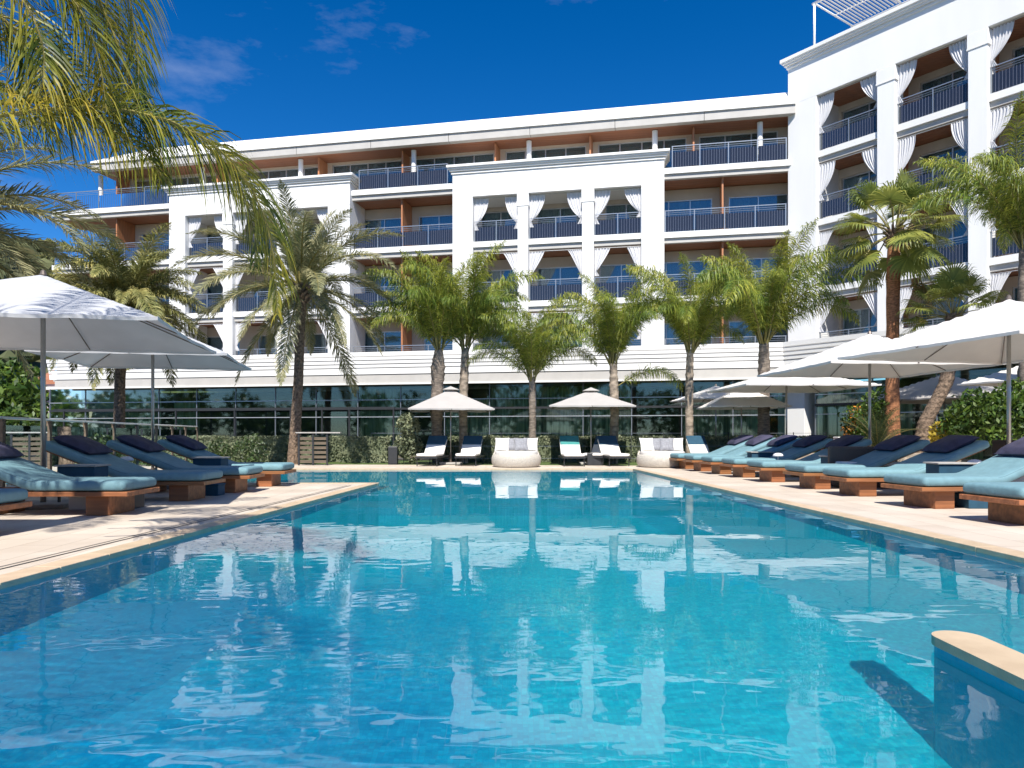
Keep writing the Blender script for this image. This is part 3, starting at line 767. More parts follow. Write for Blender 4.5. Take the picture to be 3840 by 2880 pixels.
def arc(elev, length, bend, n=14, pw=1.5):
    pts = [Vector((0, 0, 0))]; st = length / n
    for i in range(n):
        th = R(elev - bend * ((i + .5) / n) ** pw); pts.append(pts[-1] + Vector((math.cos(th), 0, math.sin(th))) * st)
    return pts
def trunk(root, pts, rad, m, n=14, rough=.06, seed=0, rings=None, boss=0):
    if rings: rough = .2
    q = MB(); rr = random.Random(seed); P = [Vector(p) for p in pts]; K = 46; path = []; rs = []
    for i in range(K + 1):
        t = i / K * (len(P) - 1); a = min(int(t), len(P) - 2); path.append(P[a].lerp(P[a + 1], t - a))
        tt = i / K; k = min(int(tt * (len(rad) - 1)), len(rad) - 2); f = tt * (len(rad) - 1) - k; rs.append(rad[k] * (1 - f) + rad[k + 1] * f)
    vs = []; fs = []
    for i, p in enumerate(path):
        for k in range(n):
            a = 2 * PI * k / n + (i % 2) * PI / n * (1 if boss else 0)
            r = rs[i] * (1 + rough * (noise.noise(Vector((math.cos(a) * 2 + seed, math.sin(a) * 2, i * .6)))) + (boss * ((i % 2) - .5)) + (.07 if rings and i % 3 == 0 else 0))
            vs.append(p + Vector((math.cos(a) * r, math.sin(a) * r, 0)))
    for i in range(K):
        for k in range(n): fs.append((i * n + k, i * n + (k + 1) % n, (i + 1) * n + (k + 1) % n, (i + 1) * n + k))
    fs.append(tuple(range(K * n, K * n + n)))
    q.add([v - abs_loc(root) for v in vs], fs)
    o = link('trunk', q.mesh('trunk', smooth=not boss), m, root)
    return o
# shared feather leaves; leaf blades and midrib share one mesh with two materials
def finish(q, name, leaf_m, rach_faces=48):
    me = q.mesh(name); me.materials.append(leaf_m); me.materials.append(M['petiole'])
    me.polygons.foreach_set('material_index', [1 if i < rach_faces else 0 for i in range(len(me.polygons))]); return me
QV = {}
for i, (el, bend) in enumerate(((87, 60), (80, 80), (72, 100), (62, 115), (48, 115), (20, 95), (78, 125), (68, 75))):
    QV[i] = finish(frond_geo(arc(el, 4.1, bend, pw=2.0), .66, n=66, t0=.12, width=.022, side=.8, fwd=.6, grav=.95, plume=1.5, seed=i, pairs=3, rach=.028), 'frond', M['leaf_queen'])
DV = {}
for i, (el, bend) in enumerate(((84, 40), (70, 60), (54, 75), (38, 80), (20, 75), (0, 60), (-22, 45), (-48, 25))):
    DV[i] = finish(frond_geo(arc(el, 3.1, bend, pw=1.3), .42, n=84, t0=.10, width=.019, side=.7, fwd=.8, grav=.16, plume=.5, seed=20 + i, rach=.03, pairs=2), 'frond', M['leaf_date'])
SV = {}
for i, (el, bend) in enumerate(((80, 60), (66, 80), (50, 95), (34, 95), (14, 85), (-6, 70), (-26, 50), (-45, 35))):
    SV[i] = finish(frond_geo(arc(el, 3.0, bend, pw=1.3), .50, n=74, t0=.10, width=.022, side=.7, fwd=.7, grav=.38, plume=.7, seed=40 + i, rach=.03, pairs=2), 'frond', M['leaf_far'])
def fan_geo(el, bend, seed, L=.95, blade=.8, nb=30):
    q = MB(); rr = random.Random(seed); P = arc(el, L, bend, 8); q.tube(P, [.022, .02, .018, .016, .015, .014, .013, .012, .011], 4, caps=False)
    c = P[-1]; tg = (P[-1] - P[-2]).normalized(); sd_ = Vector((0, 1, 0)); up = sd_.cross(tg) * -1
    for k in range(nb):
        a = R(-105 + 210 * k / (nb - 1)); f = up * .18 * math.cos(a * 2)
        dr = (tg * math.cos(a) + sd_ * math.sin(a) + f).normalized(); ln = blade * (.72 + .28 * math.cos(a)) * rr.uniform(.9, 1.08)
        d2 = (dr + Vector((0, 0, -.35 * rr.uniform(.5, 1.3)))).normalized(); d3 = (dr + Vector((0, 0, -1.5 * rr.uniform(.5, 1.3)))).normalized()
        w = (tg * -math.sin(a) + sd_ * math.cos(a)) * .026
        a1 = c + dr * ln * .5; a2 = a1 + d2 * ln * .25; a3 = a2 + d3 * ln * .25
        q.add([c - w * .1, c + w * .1, a1 - w, a1 + w, a2 - w * .6, a2 + w * .6, a3], [(0, 1, 3, 2), (2, 3, 5, 4), (4, 5, 6)])
    return q
FV = {i: finish(fan_geo(el, b, 60 + i), 'frond', M['leaf_fan'], 32) for i, (el, b) in enumerate(((82, 10), (62, 20), (42, 30), (22, 35), (0, 40), (-25, 30), (-50, 20)))}
FDRY = finish(fan_geo(-60, 20, 77), 'frond', M['leaf_dry'], 32)
def crown(root, top, V, counts, scale=1, seed=0, off=.12, azs=None):
    rr = random.Random(seed); k = rr.random() * 6
    for vi, c in counts:
        for j in range(c):
            k += 2.399 + rr.uniform(-.25, .25)
            o = link('frond', V[vi], None, root); az = k
            o.location = Vector(top) - abs_loc(root) + Vector((math.cos(az) * off, math.sin(az) * off, rr.uniform(-.15, .12)))
            sclr = scale * rr.uniform(.78, 1.1); o.scale = (sclr,) * 3; o.rotation_euler = (rr.uniform(-.15, .15), 0, az)
def palm(px, Y, ztop, kind, label, seed, scale=1, px_top=None, rad=None, counts=None, group=None, tm=None, boss=0):
    x = X(px, Y); xt = X(px_top if px_top else px, Y); root = empty('palm_tree', (x, Y, 0), label, 'palm tree', group)
    V = {'queen': QV, 'date': DV, 'shaggy': SV, 'fan': FV}[kind]
    tm = tm or {'queen': 'trunk_grey', 'date': 'trunk_brown', 'shaggy': 'trunk_brown', 'fan': 'trunk_red'}[kind]
    rad = rad or [.24, .2, .19, .2, .17]
    bow = random.Random(seed).uniform(-.08, .08)
    trunk(root, [(x, Y, -.05), (x + (xt - x) * .4 + bow, Y, ztop * .5), (xt, Y, ztop)], rad, M[tm], seed=seed, boss=boss, rings=kind == 'queen')
    counts = counts or {'queen': ((0, 3), (1, 4), (2, 4), (3, 4), (6, 3), (7, 3), (4, 2)), 'date': ((0, 5), (1, 7), (2, 8), (3, 8), (4, 8), (5, 7), (6, 6), (7, 3)),
                        'shaggy': ((0, 9), (1, 11), (2, 11), (3, 10), (4, 9), (5, 7), (6, 5), (7, 2)), 'fan': ((0, 4), (1, 7), (2, 8), (3, 8), (4, 7), (5, 5), (6, 3))}[kind]
    crown(root, (xt, Y, ztop), V, counts, scale, seed)
    if kind in ('date', 'shaggy', 'fan'):     # old leaf bases below the crown
        q = MB(); rr = random.Random(seed + 5)
        for k in range(46):
            a = k * 2.399; z = ztop - .55 + k * .012; r = rad[-1] * 1.0; c, s = math.cos(a), math.sin(a)
            b0 = Vector((xt + c * r, Y + s * r, z)); tp = Vector((xt + c * (r + .17), Y + s * (r + .17), z + .2)); w = Vector((-s, c, 0)) * .05
            q.add([b0 - w, b0 + w, tp + w * .5, tp - w * .5, b0 + Vector((0, 0, .12)) - w, b0 + Vector((0, 0, .12)) + w], [(0, 1, 2, 3), (4, 3, 2, 5), (0, 3, 4), (1, 5, 2)])
        q.build('leaf_bases', M['trunk_brown'], root)
    return root
G = 'feather palms along the hedge'
palm(445, 30, 6.2, 'shaggy', 'shaggy dark palm with drooping crown behind the left parasols', 1, 1.3, px_top=470, rad=[.24, .21, .2, .2, .22])
p3 = palm(1100, 26, 6.15, 'date', 'tall date palm with arching grey-green crown beside the left loggia', 2, 1.32, px_top=1130, counts=((0, 4), (1, 5), (2, 6), (3, 6), (4, 6), (5, 6), (6, 5), (7, 3)), rad=[.23, .185, .165, .165, .20], boss=.04)
palm(1640, 27, 4.1, 'queen', 'feathery palm with the thick grey trunk, left of the close pair', 3, .98, px_top=1645, rad=[.19, .2, .18, .24, .2, .26, .14], group=G)
palm(1738, 27.4, 4.2, 'queen', 'feathery palm with slim pale trunk, right of the close pair', 4, .98, px_top=1745, rad=[.17, .15, .15, .16, .13], group=G, tm='trunk_pale')
palm(1995, 27, 3.1, 'queen', 'shortest feathery palm, between the two small parasols', 5, .76, rad=[.15, .13, .12, .12, .11], group=G, tm='trunk_grey')
p6 = palm(2300, 27, 3.6, 'queen', 'feathery palm right behind the second small parasol with one dark frond hanging right', 6, .86, rad=[.17, .15, .15, .16, .13], group=G, tm='trunk_pale')
palm(2588, 27, 4.1, 'queen', 'slim feathery palm before the balconies right of the central loggia', 8, .92, rad=[.16, .14, .14, .14, .12], group=G, tm='trunk_pale')
palm(2865, 26, 4.2, 'queen', 'broad feathery palm in front of the wing corner', 9, 1.08, rad=[.22, .2, .19, .2, .16], group=G)
palm(3845, 19.5, 5.9, 'queen', 'feathery palm cut by the right edge of the photo', 10, .92, rad=[.2, .18, .17, .17, .14])
o = link('frond', QV[4], None, p6); o.location = (.1, -.05, 2.75); o.rotation_euler = (0, .25, .1); o.scale = (.72,) * 3
p9 = palm(3345, 23, 7.3, 'fan', 'tall fan palm with red-brown trunk in front of the wing', 11, 1.2, px_top=3352, rad=[.26, .22, .19, .185, .20, .16])
o = link('dry_frond', FDRY, None, p9); o.location = (.2, -.1, 7.1); o.rotation_euler = (0, 0, -.3); o.scale = (1.5, 1.5, 1.5)
# leaning fan palm
x0, xt = X(3435, 22), X(3575, 22)
r10 = empty('palm_tree', (x0, 22, 0), 'small fan palm with leaning trunk behind the right parasols', 'palm tree')
trunk(r10, [(x0, 22, -.05), (X(3470, 22), 22, 1.4), (X(3550, 22), 22, 2.6), (xt, 22, 4.6)], [.24, .22, .2, .2, .2], M['trunk_brown'], seed=12, boss=.05)
crown(r10, (xt, 22, 4.6), FV, ((0, 4), (1, 6), (2, 7), (3, 6), (4, 4)), .98, 12)
# palm on the left whose crown only reaches in at the edge
r1 = palm(-330, 15, 5.3, 'date', 'grey-green date palm whose fronds reach in at the left edge', 13, 1.25)
# overhanging palm in the foreground, trunk outside the photo on the left
fx, fy, fz = -5.6, 5.2, 5.6
rf = empty('palm_tree', (fx, fy, 0), 'big yellow-green palm overhanging the top left corner', 'palm tree')
trunk(rf, [(fx, fy, -.05), (fx - .1, fy, 2.8), (fx, fy, fz)], [.26, .2, .19, .2, .18], M['trunk_grey'], seed=14, rings=True)
crown(rf, (fx, fy, fz), {0: finish(frond_geo(arc(72, 3.6, 80, pw=1.7), .7, n=60, t0=.2, width=.03, side=.8, fwd=.5, grav=.6, plume=.6, seed=90, pairs=1), 'frond', M['leaf_front']),
                        1: finish(frond_geo(arc(50, 3.6, 90, pw=1.7), .7, n=60, t0=.2, width=.03, side=.8, fwd=.5, grav=.6, plume=.6, seed=91, pairs=1), 'frond', M['leaf_front'])}, ((0, 4), (1, 5)), .8, 14)
def bez(pts, n=18):
    pts = [Vector(p) for p in pts]; out = []
    for i in range(n + 1):
        t = i / n; q = list(pts)
        while len(q) > 1: q = [a.lerp(b, t) for a, b in zip(q, q[1:])]
        out.append(q[0])
    return out
def wp(px, py, Y): return Vector((X(px, Y), Y, Z(py, Y)))
front = [
    ([wp(-250, -450, 5.2), wp(250, -420, 5.4), wp(440, 40, 5.5), wp(480, 300, 5.5), wp(600, 700, 5.5)], .72, 150, .55),
    ([wp(-400, 560, 5.2), wp(100, 340, 5.2), wp(800, 270, 5.3), wp(1060, 620, 5.4), wp(1040, 1180, 5.5)], .78, 190, .7),
    ([wp(-300, -300, 5.2), wp(0, -200, 5.0), wp(230, 100, 5.0), wp(150, 350, 4.9)], .6, 100, .4),
    ([wp(-400, 200, 5.8), wp(0, 60, 5.8), wp(300, 160, 5.8), wp(300, 480, 5.8)], .85, 110, .3),
    ([wp(-500, 0, 5.6), wp(-100, -150, 5.6), wp(150, 60, 5.6), wp(180, 560, 5.6)], .8, 110, .45),
    ([wp(-100, -500, 5.2), wp(300, -500, 5.2), wp(540, -200, 5.3), wp(520, 380, 5.4)], .66, 130, .5),
    ([wp(-400, 480, 5.6), wp(100, 300, 5.6), wp(760, 300, 5.7), wp(980, 640, 5.7), wp(960, 1000, 5.8)], .72, 170, .7),
    ([wp(-200, -350, 5.6), wp(200, -300, 5.6), wp(430, 0, 5.7), wp(430, 560, 5.7)], .68, 140, .5),
    ([wp(-300, 300, 5.4), wp(60, 330, 5.4), wp(420, 380, 5.4), wp(640, 700, 5.4)], .7, 120, .8),
    ([wp(-300, -100, 5.0), wp(100, -250, 5.1), wp(360, -100, 5.1), wp(400, 420, 5.1)], .62, 120, .5),
]
for i, (pts, ll, n, gv) in enumerate(front):
    P = bez([p - Vector((fx, fy, 0)) for p in pts])
    me = finish(frond_geo(P, ll, n=n, t0=.05, width=.012, side=.42, fwd=.5, grav=gv * 2.2, plume=.8, seed=200 + i, rach=.02, pairs=1, segs=6), 'frond', M['leaf_front'])
    link('frond', me, None, rf)

# ------------------------------------------------------------------ hedge, shrubs, bushes
def leafmass(name, boxes, n, size, m, seed, core=True, label=None, cat=None, kind=None, parent=None, surf=.25, blobs=None):
    rr = random.Random(seed); q = MB()
    if core:
        for b in boxes:
            q.box(b[0] + .1, b[1] - .1, b[2] + .1, b[3] - .1, b[4], b[5] - .1)
    vol = [(b[1] - b[0]) * (b[3] - b[2] + b[5] - b[4]) for b in boxes]; tot = sum(vol)
    vs = []; fs = []
    def leaf(p):
        d = Vector((rr.gauss(0, 1), rr.gauss(0, 1), rr.gauss(0, 1))).normalized(); e = d.cross(Vector((rr.gauss(0, 1), rr.gauss(0, 1), rr.gauss(0, 1)))).normalized()
        s = size * rr.uniform(.6, 1.3); k = len(vs)
        vs.extend([p - d * s, p - e * s * .45, p + d * s, p + e * s * .45]); fs.append((k, k + 1, k + 2, k + 3))
    for b, v in zip(boxes, vol):
        for _ in range(int(n * v / tot)):
            x = rr.uniform(b[0], b[1]); f = rr.random()
            if f < .62: y, z = b[2] + abs(rr.gauss(0, surf)) * .5, rr.uniform(b[4], b[5])
            elif f < .9: y, z = rr.uniform(b[2], b[3]), b[5] - abs(rr.gauss(0, surf)) * .4
            else: y, z = rr.uniform(b[2], b[3]), rr.uniform(b[4], b[5])
            bump = .06 * noise.noise(Vector((x * 1.7, y * 1.3, z * 2.1 + seed)))
            leaf(Vector((x, y - bump, z + bump)))
    if blobs:
        for (cx, cy, cz, r, k) in blobs:
            for _ in range(k):
                d = Vector((rr.gauss(0, 1), rr.gauss(0, 1), rr.gauss(0, 1))).normalized() * r * rr.random() ** .33
                d *= 1 + .35 * noise.noise(Vector((d.x * 2 + seed, d.y * 2, d.z * 2)))
                leaf(Vector((cx, cy, cz)) + d)
    q.add(vs, fs); o = q.build(name, m, parent); tag(o, label, cat, None, kind); return o
hx = [(-13.2, -6.4), (-6.35, -4.5), (-2.8, 6.2), (6.4, 12.6)]
hlab = ['left stretch of clipped grey-green hedge behind the loungers', 'short clipped hedge behind the tall date palm', 'long clipped hedge behind the parasols and daybeds', 'clipped hedge under the angled wing at the right']
for i, (a, b) in enumerate(hx):
    y = 28.2 if i != 1 else 27.3
    leafmass('hedge', [(a, b, y, y + .9, 0, .98 if i != 1 else .96)], int(5200 * (b - a) / 4), .05, M['hedge'], 300 + i, label=hlab[i], cat='hedge')
# tall thin shrubs on both sides of the gap
leafmass('shrub', [], 0, .07, M['hedge'], 320, core=False, label='tall narrow olive shrub left of the first white loungers', cat='shrub', blobs=[(X(1530, 26.5), 26.5, .6, .55, 900), (X(1530, 26.5), 26.5, 1.4, .42, 600)])
leafmass('shrub', [], 0, .07, M['shrub'], 321, core=False, label='dark low shrub against the hedge near the left deck end', cat='shrub', blobs=[(X(930, 25), 25, .35, .7, 800), (X(800, 25), 25.2, .3, .6, 600)])
leafmass('shrub', [], 0, .06, M['shrub'], 322, core=False, label='dark green shrub behind the umbrella foot in the middle', cat='shrub', blobs=[(X(2240, 27.6), 27.6, .6, .45, 700)])
leafmass('bush', [], 0, .08, M['bush'], 323, core=False, label='large glossy green bush above the brown planter at right', cat='bush', blobs=[(X(3610, 20), 20, 1.35, .6, 900), (X(3700, 19), 19.3, 1.5, .75, 1300), (X(3790, 18.5), 18.5, 1.35, .8, 1300), (X(3850, 18.5), 18.9, 1.9, .6, 800), (X(3950, 18.5), 18.6, 1.5, 1.0, 1500)])
leafmass('bush', [], 0, .06, M['orange_fl'], 324, core=False, label='orange-yellow flowering bush by the glass beside the white pillar', cat='bush', blobs=[(X(3190, 24), 24, 1.1, .3, 160), (X(3225, 24), 24, 1.6, .35, 130)])
leafmass('bush', [], 0, .07, M['yellow_fl'], 325, core=False, label='low yellow shrub at the foot of the leaning palm', cat='bush', blobs=[(X(3530, 20.5), 20.5, 1.0, .38, 420), (X(3580, 20.5), 20.5, .9, .3, 260)])
leafmass('bush', [], 0, .07, M['bush'], 327, core=False, label='loose green bush beside the tall fan palm trunk', cat='bush', blobs=[(X(3225, 23.6), 23.6, 1.5, .6, 700), (X(3300, 23.4), 23.4, 2.0, .55, 600), (X(3250, 23.4), 23.4, .9, .5, 500)])
# cycad
cy = empty('cycad', (X(3290, 21), 21, 0), 'dark green cycad with stiff spreading leaves behind the right loungers', 'plant')
CV = finish(frond_geo(arc(55, 1.35, 55), .2, n=34, t0=.08, width=.018, side=.8, fwd=.5, grav=.03, plume=.1, seed=88, rach=.012), 'frond', M['shrub'])
for k in range(26):
    o = link('frond', CV, None, cy); o.location = (0, 0, .65); o.rotation_euler = (0, -.5 + (k % 5) * .22, k * 2.399); 
q = MB(); q.tube([(X(3290, 21), 21, 0), (X(3290, 21), 21, .7)], [.2, .17], 12); q.build('trunk', M['trunk_brown'], cy)
# brown planter and low stone wall at right
q = MB(); q.box(9.9, 16, 14.6, 15.4, 0, .93); tag(q.build('planter', M['planter'], bevel=.01), 'dark brown planter wall behind the right loungers', 'planter')
q = MB(); q.box(8.2, 13.6, 13.35, 13.9, 0, .40); tag(q.build('stone_bench', M['concrete'], bevel=.015), 'low pale stone ledge in front of the brown planter', 'ledge')
q = MB(); q.box(7.7, 13.0, 21.6, 22.0, 0, .5); tag(q.build('low_wall', M['stone_wall'], bevel=.01), 'low stone planter edge under the leaning palm', 'wall')
leafmass('bush', [(7.6, 13.4, 22.1, 23.4, 0, .75)], 2600, .07, M['shrub'], 326, label='low dark ground shrubs behind the right sunbeds', cat='bush')

# ------------------------------------------------------------------ lounge furniture
def loft(secs, name):
    """secs: list of (list of points) rings of the same size, closed with end fans"""
    n = len(secs[0]); vs = [v for s_ in secs for v in s_]; fs = []
    for i in range(len(secs) - 1):
        for k in range(n): fs.append((i * n + k, i * n + (k + 1) % n, (i + 1) * n + (k + 1) % n, (i + 1) * n + k))
    fs += [tuple(reversed(range(n))), tuple(range((len(secs) - 1) * n, len(secs) * n))]
    q = MB(); q.add(vs, fs); return q
def cushion(path, width, th, name, n=20, rnd=.05, puff=.0, seed=0):
    """padded mattress following path (x, z at its underside centre line), rounded at ends and sides"""
    rr = random.Random(seed); P = [Vector((p[0], 0, p[1])) for p in path]
    L = [0]
    for a, b in zip(P, P[1:]): L.append(L[-1] + (b - a).length)
    tot = L[-1]; K = 44; secs = []
    for i in range(K + 1):
        t = i / K
        # denser stations at both ends for rounding
        s = tot * (.5 - .5 * math.cos(PI * t)) ; j = 0
        while j < len(L) - 2 and L[j + 1] < s: j += 1
        f = (s - L[j]) / max(1e-6, L[j + 1] - L[j]); c = P[j].lerp(P[j + 1], f)
        c0 = P[max(0, j - 0)]; d = (P[j + 1] - P[j]).normalized()
        if j + 2 < len(P) and f > .8: d = (d + (P[j + 2] - P[j + 1]).normalized() * ((f - .8) / .4)).normalized()
        if j > 0 and f < .2: d = (d + (P[j] - P[j - 1]).normalized() * ((.2 - f) / .4)).normalized()
        nrm = Vector((-d.z, 0, d.x));
        if nrm.z < 0: nrm = -nrm
        e = min(s, tot - s); k = 1 if e > rnd else math.sqrt(max(0, 1 - (1 - e / rnd) ** 2))
        hw = width / 2 - rnd * (1 - k); ht = th / 2 * (.35 + .65 * k); mid = c + nrm * th / 2
        wob = 1 + puff * noise.noise(Vector((s * 3.1, seed, 0)))
        ring = []
        for q_ in range(n):
            a = 2 * PI * q_ / n; cx, cz = math.cos(a), math.sin(a)
            ex = abs(cx) ** .25 * (1 if cx > 0 else -1); ez = abs(cz) ** .38 * (1 if cz > 0 else -1)
            ring.append(mid + Vector((0, 1, 0)) * ex * hw + nrm * ez * ht * wob)
        secs.append(ring)
    return loft(secs, name)
def pillow_q(w, l, h, seed=0):
    """soft square pillow with pinched corners, centred at origin, lying flat"""
    q = MB(); n = 14; vs = []; fs = []
    for sgn in (1, -1):
        b = len(vs)
        for i in range(n + 1):
            for j in range(n + 1):
                u, v = i / n * 2 - 1, j / n * 2 - 1
                pin = 1 - .10 * (1 - abs(v)) * (abs(u) > .98) ; hz = h * .5 * ((1 - u ** 4) * (1 - v ** 4)) ** .6
                sx = u * (1 - .07 * (1 - v * v)); sy = v * (1 - .07 * (1 - u * u))
                vs.append((sx * w / 2, sy * l / 2, sgn * hz * (1 + .15 * noise.noise(Vector((u * 2 + seed, v * 2, sgn))))))
        for i in range(n):
            for j in range(n):
                a = b + i * (n + 1) + j; f = (a, a + n + 1, a + n + 2, a + 1); fs.append(f if sgn > 0 else tuple(reversed(f)))
    q.add(vs, fs); return q
SEAT, BX, BZ = 1.22, 1.28, .50
def make_lounger():
    """foot end at x = 0, head towards +x"""
    root = empty('sun_lounger', (0, 0, 0), 'x', 'sun lounger')
    w = .92
    q = MB(); q.box(-.03, 2.28, -w / 2, -w / 2 + .06, .255, .315); q.box(-.03, 2.28, w / 2 - .06, w / 2, .255, .315)
    q.box(-.03, .03, -w / 2 + .06, w / 2 - .06, .255, .315); q.box(2.22, 2.28, -w / 2 + .06, w / 2 - .06, .255, .315)
    link('frame', q.mesh('frame', bevel=.006, segs=1), M['teak'], root)
    q = MB(); q.box(0, .085, -w / 2 + .065, w / 2 - .065, .275, .30); sl = q.mesh('slat')
    for i in range(9): o = link('slat', sl, M['teak'], root, (.05 + i * .13, 0, 0))
    q = MB(); q.box(0, .30, -.34, .34, 0, .256); lm = q.mesh('leg', bevel=.006, segs=1)
    link('leg', lm, M['teak'], root, (.26, 0, 0)); link('leg', lm, M['teak'], root, (1.75, 0, 0))
    q = MB(); q.prism([(-.4, .0), (.4, 0), (.4, .03), (-.4, .03)], 0, 1.3); bf = link('backrest_frame', q.mesh('backrest_frame'), M['teak'], root, (SEAT, 0, .31)); bf.rotation_euler = (0, -math.atan2(BZ, BX), 0)
    m = cushion([(0, .318), (.3, .318), (SEAT - .05, .318), (SEAT + .05, .335), (SEAT + BX * .5, .325 + BZ * .5), (SEAT + BX, .33 + BZ)], w + .02, .145, 'mattress', rnd=.06, puff=.015)
    link('mattress', m.mesh('mattress', smooth=True), M['teal'], root)
    for sy in (-1, 1):      # corded seam along both upper edges
        yy = sy * (w / 2 - .005); q = MB()
        q.tube([(.06, yy, .318 + .117), (SEAT - .1, yy, .318 + .117), (SEAT + .02, yy, .325 + .13), (SEAT + BX * .5 - .05, yy, .325 + BZ * .5 + .108), (SEAT + BX - .1, yy, .33 + BZ + .08)], .007, 5)
        link('piping', q.mesh('piping'), M['teal_dark2'], root)
    pm = pillow_q(.66, .72, .20).mesh('pillow', smooth=True)
    p = link('pillow', pm, M['navy'], root, (SEAT + BX * .66, 0, .33 + BZ * .66 + .215)); p.rotation_euler = (0, -math.atan2(BZ, BX) - .02, 0)
    return root
lounger = make_lounger()
first = [True]
def place(proto, flag, loc, rz, label, group=None):
    if flag[0]: o = proto; flag[0] = False
    else: o = clone(proto)
    o.location = loc; o.rotation_euler = (0, 0, rz); o['label'] = label
    if group: o['group'] = group
    return o
GL = 'teal sun loungers on the left deck'; GR = 'teal sun loungers along the right edge of the pool'
left_l = [(-5.30, 7.75, 180, 'teal lounger at the left edge of the photo, only its foot end in view'),
          (-4.93, 9.95, 181, 'nearest full teal lounger on the left deck with bright foot end'),
          (-4.80, 12.0, 181, 'second teal lounger on the left deck, behind the small dark side table'),
          (-4.68, 13.65, 182, 'third teal lounger on the left deck counting from the camera side'),
          (-4.55, 15.25, 182, 'farthest teal lounger on the left deck, at the deck corner')]
for x, y, a, lb in left_l: place(lounger, first, (x, y, 0), R(a), lb, GL)
right_l = [(5.60, 8.75), (5.62, 10.75), (5.55, 12.85), (5.48, 14.5), (5.38, 16.6), (5.28, 18.3), (5.15, 19.8), (5.03, 21.3), (4.92, 22.7)]
rl = ['nearest right lounger, cut by the right edge of the photo', 'second right lounger from the camera with a side table behind it', 'third right lounger from the camera, in front of the brown rattan seat',
      'fourth right lounger from the camera, before the orange flowers', 'fifth right lounger from the camera, next to the white mushroom lamp', 'sixth right lounger from the camera along the pool',
      'seventh right lounger from the camera, one of the small ones', 'second farthest right lounger along the pool', 'farthest right lounger, beside the round daybed']
for (x, y), lb in zip(right_l, rl): place(lounger, first, (x, y, 0), R(8 if y < 12 else 4), 'teal ' + lb, GR)
# side tables with dark box body
def side_table(loc, rz, lb):
    r = empty('side_table', loc, lb, 'side table', 'small dark side tables between loungers', rz)
    q = MB(); q.box(-.3, .3, -.22, .22, .58, .605); link('table_top', q.mesh('table_top', bevel=.004, segs=1), M['concrete'], r)
    q = MB(); q.box(-.27, .27, -.19, .19, .42, .578); link('box', q.mesh('box', bevel=.006, segs=1), M['teal_dark'], r)
    for sx in (-1, 1):
        for sy in (-1, 1): q = MB(); q.box(sx * .25 - .015, sx * .25 + .015, sy * .17 - .015, sy * .17 + .015, 0, .42); link('leg', q.mesh('leg'), M['dark_metal'], r)
side_table((X(312, 10.95), 10.95, 0), 0, 'small dark side table between the first two left loungers')
side_table((X(790, 14.5), 14.5, 0), 0, 'small dark side table beside the third left lounger')
side_table((X(3560, 11.8), 11.8, 0), 0, 'dark side table behind the second right lounger')
side_table((X(3140, 15.5), 15.5, 0), 0, 'dark side table between the fourth and fifth right loungers')
side_table((X(2850, 19.1), 19.1, 0), 0, 'dark side table among the far right loungers')
# dark and white storage boxes under loungers
def crate(loc, sz, m, lb):
    r = empty('storage_box', loc, lb, 'box')
    q = MB(); q.box(-sz[0] / 2, sz[0] / 2, -sz[1] / 2, sz[1] / 2, 0, sz[2] - .03); link('body', q.mesh('body', bevel=.01), M[m], r)
    q = MB(); q.box(-sz[0] / 2 - .01, sz[0] / 2 + .01, -sz[1] / 2 - .01, sz[1] / 2 + .01, sz[2] - .028, sz[2]); link('lid', q.mesh('lid', bevel=.006, segs=1), M[m], r)
crate((-5.95, 10.5, 0), (.4, .3, .2), 'house_white', 'pale box under the nearest full left lounger')
crate((-5.55, 10.6, 0), (.5, .35, .24), 'dark_metal', 'black box under the left lounger next to its wooden leg')
crate((6.65, 10.7, 0), (.45, .4, .2), 'teal_dark', 'dark blue box under the second right lounger')
crate((X(790, 13.0), 12.85, 0), (.5, .3, .2), 'teal_dark', 'dark box under the second left lounger')
# mushroom lamps
def lamp(px, Y, py, lb):
    zt = Z(py, Y); r = empty('garden_lamp', (X(px, Y), Y, 0), lb, 'lamp', 'white mushroom garden lamps')
    q = MB(); q.tube([(0, 0, 0), (0, 0, zt - .05)], .014, 8); link('stem', q.mesh('stem'), M['alu'], r)
    q = MB(); vs = []; fs = []; n = 16
    prof = [(.001, .07), (.05, .066), (.09, .05), (.115, .02), (.12, 0), (.10, -.012), (.02, -.015)]
    for rr_, z in prof:
        for k in range(n): a = 2 * PI * k / n; vs.append((rr_ * math.cos(a), rr_ * math.sin(a), zt - .06 + z))
    for i in range(len(prof) - 1):
        for k in range(n): fs.append((i * n + k, (i + 1) * n + k, (i + 1) * n + (k + 1) % n, i * n + (k + 1) % n))
    q.add(vs, fs); link('shade', q.mesh('shade', smooth=True), M['fabric_white'], r)
lamp(3655, 12.1, 1725, 'white mushroom lamp by the side table of the second right lounger')
lamp(2918, 17.4, 1700, 'white mushroom lamp between the middle right loungers')
lamp(474, 13.0, 1713, 'white mushroom lamp between the left loungers')
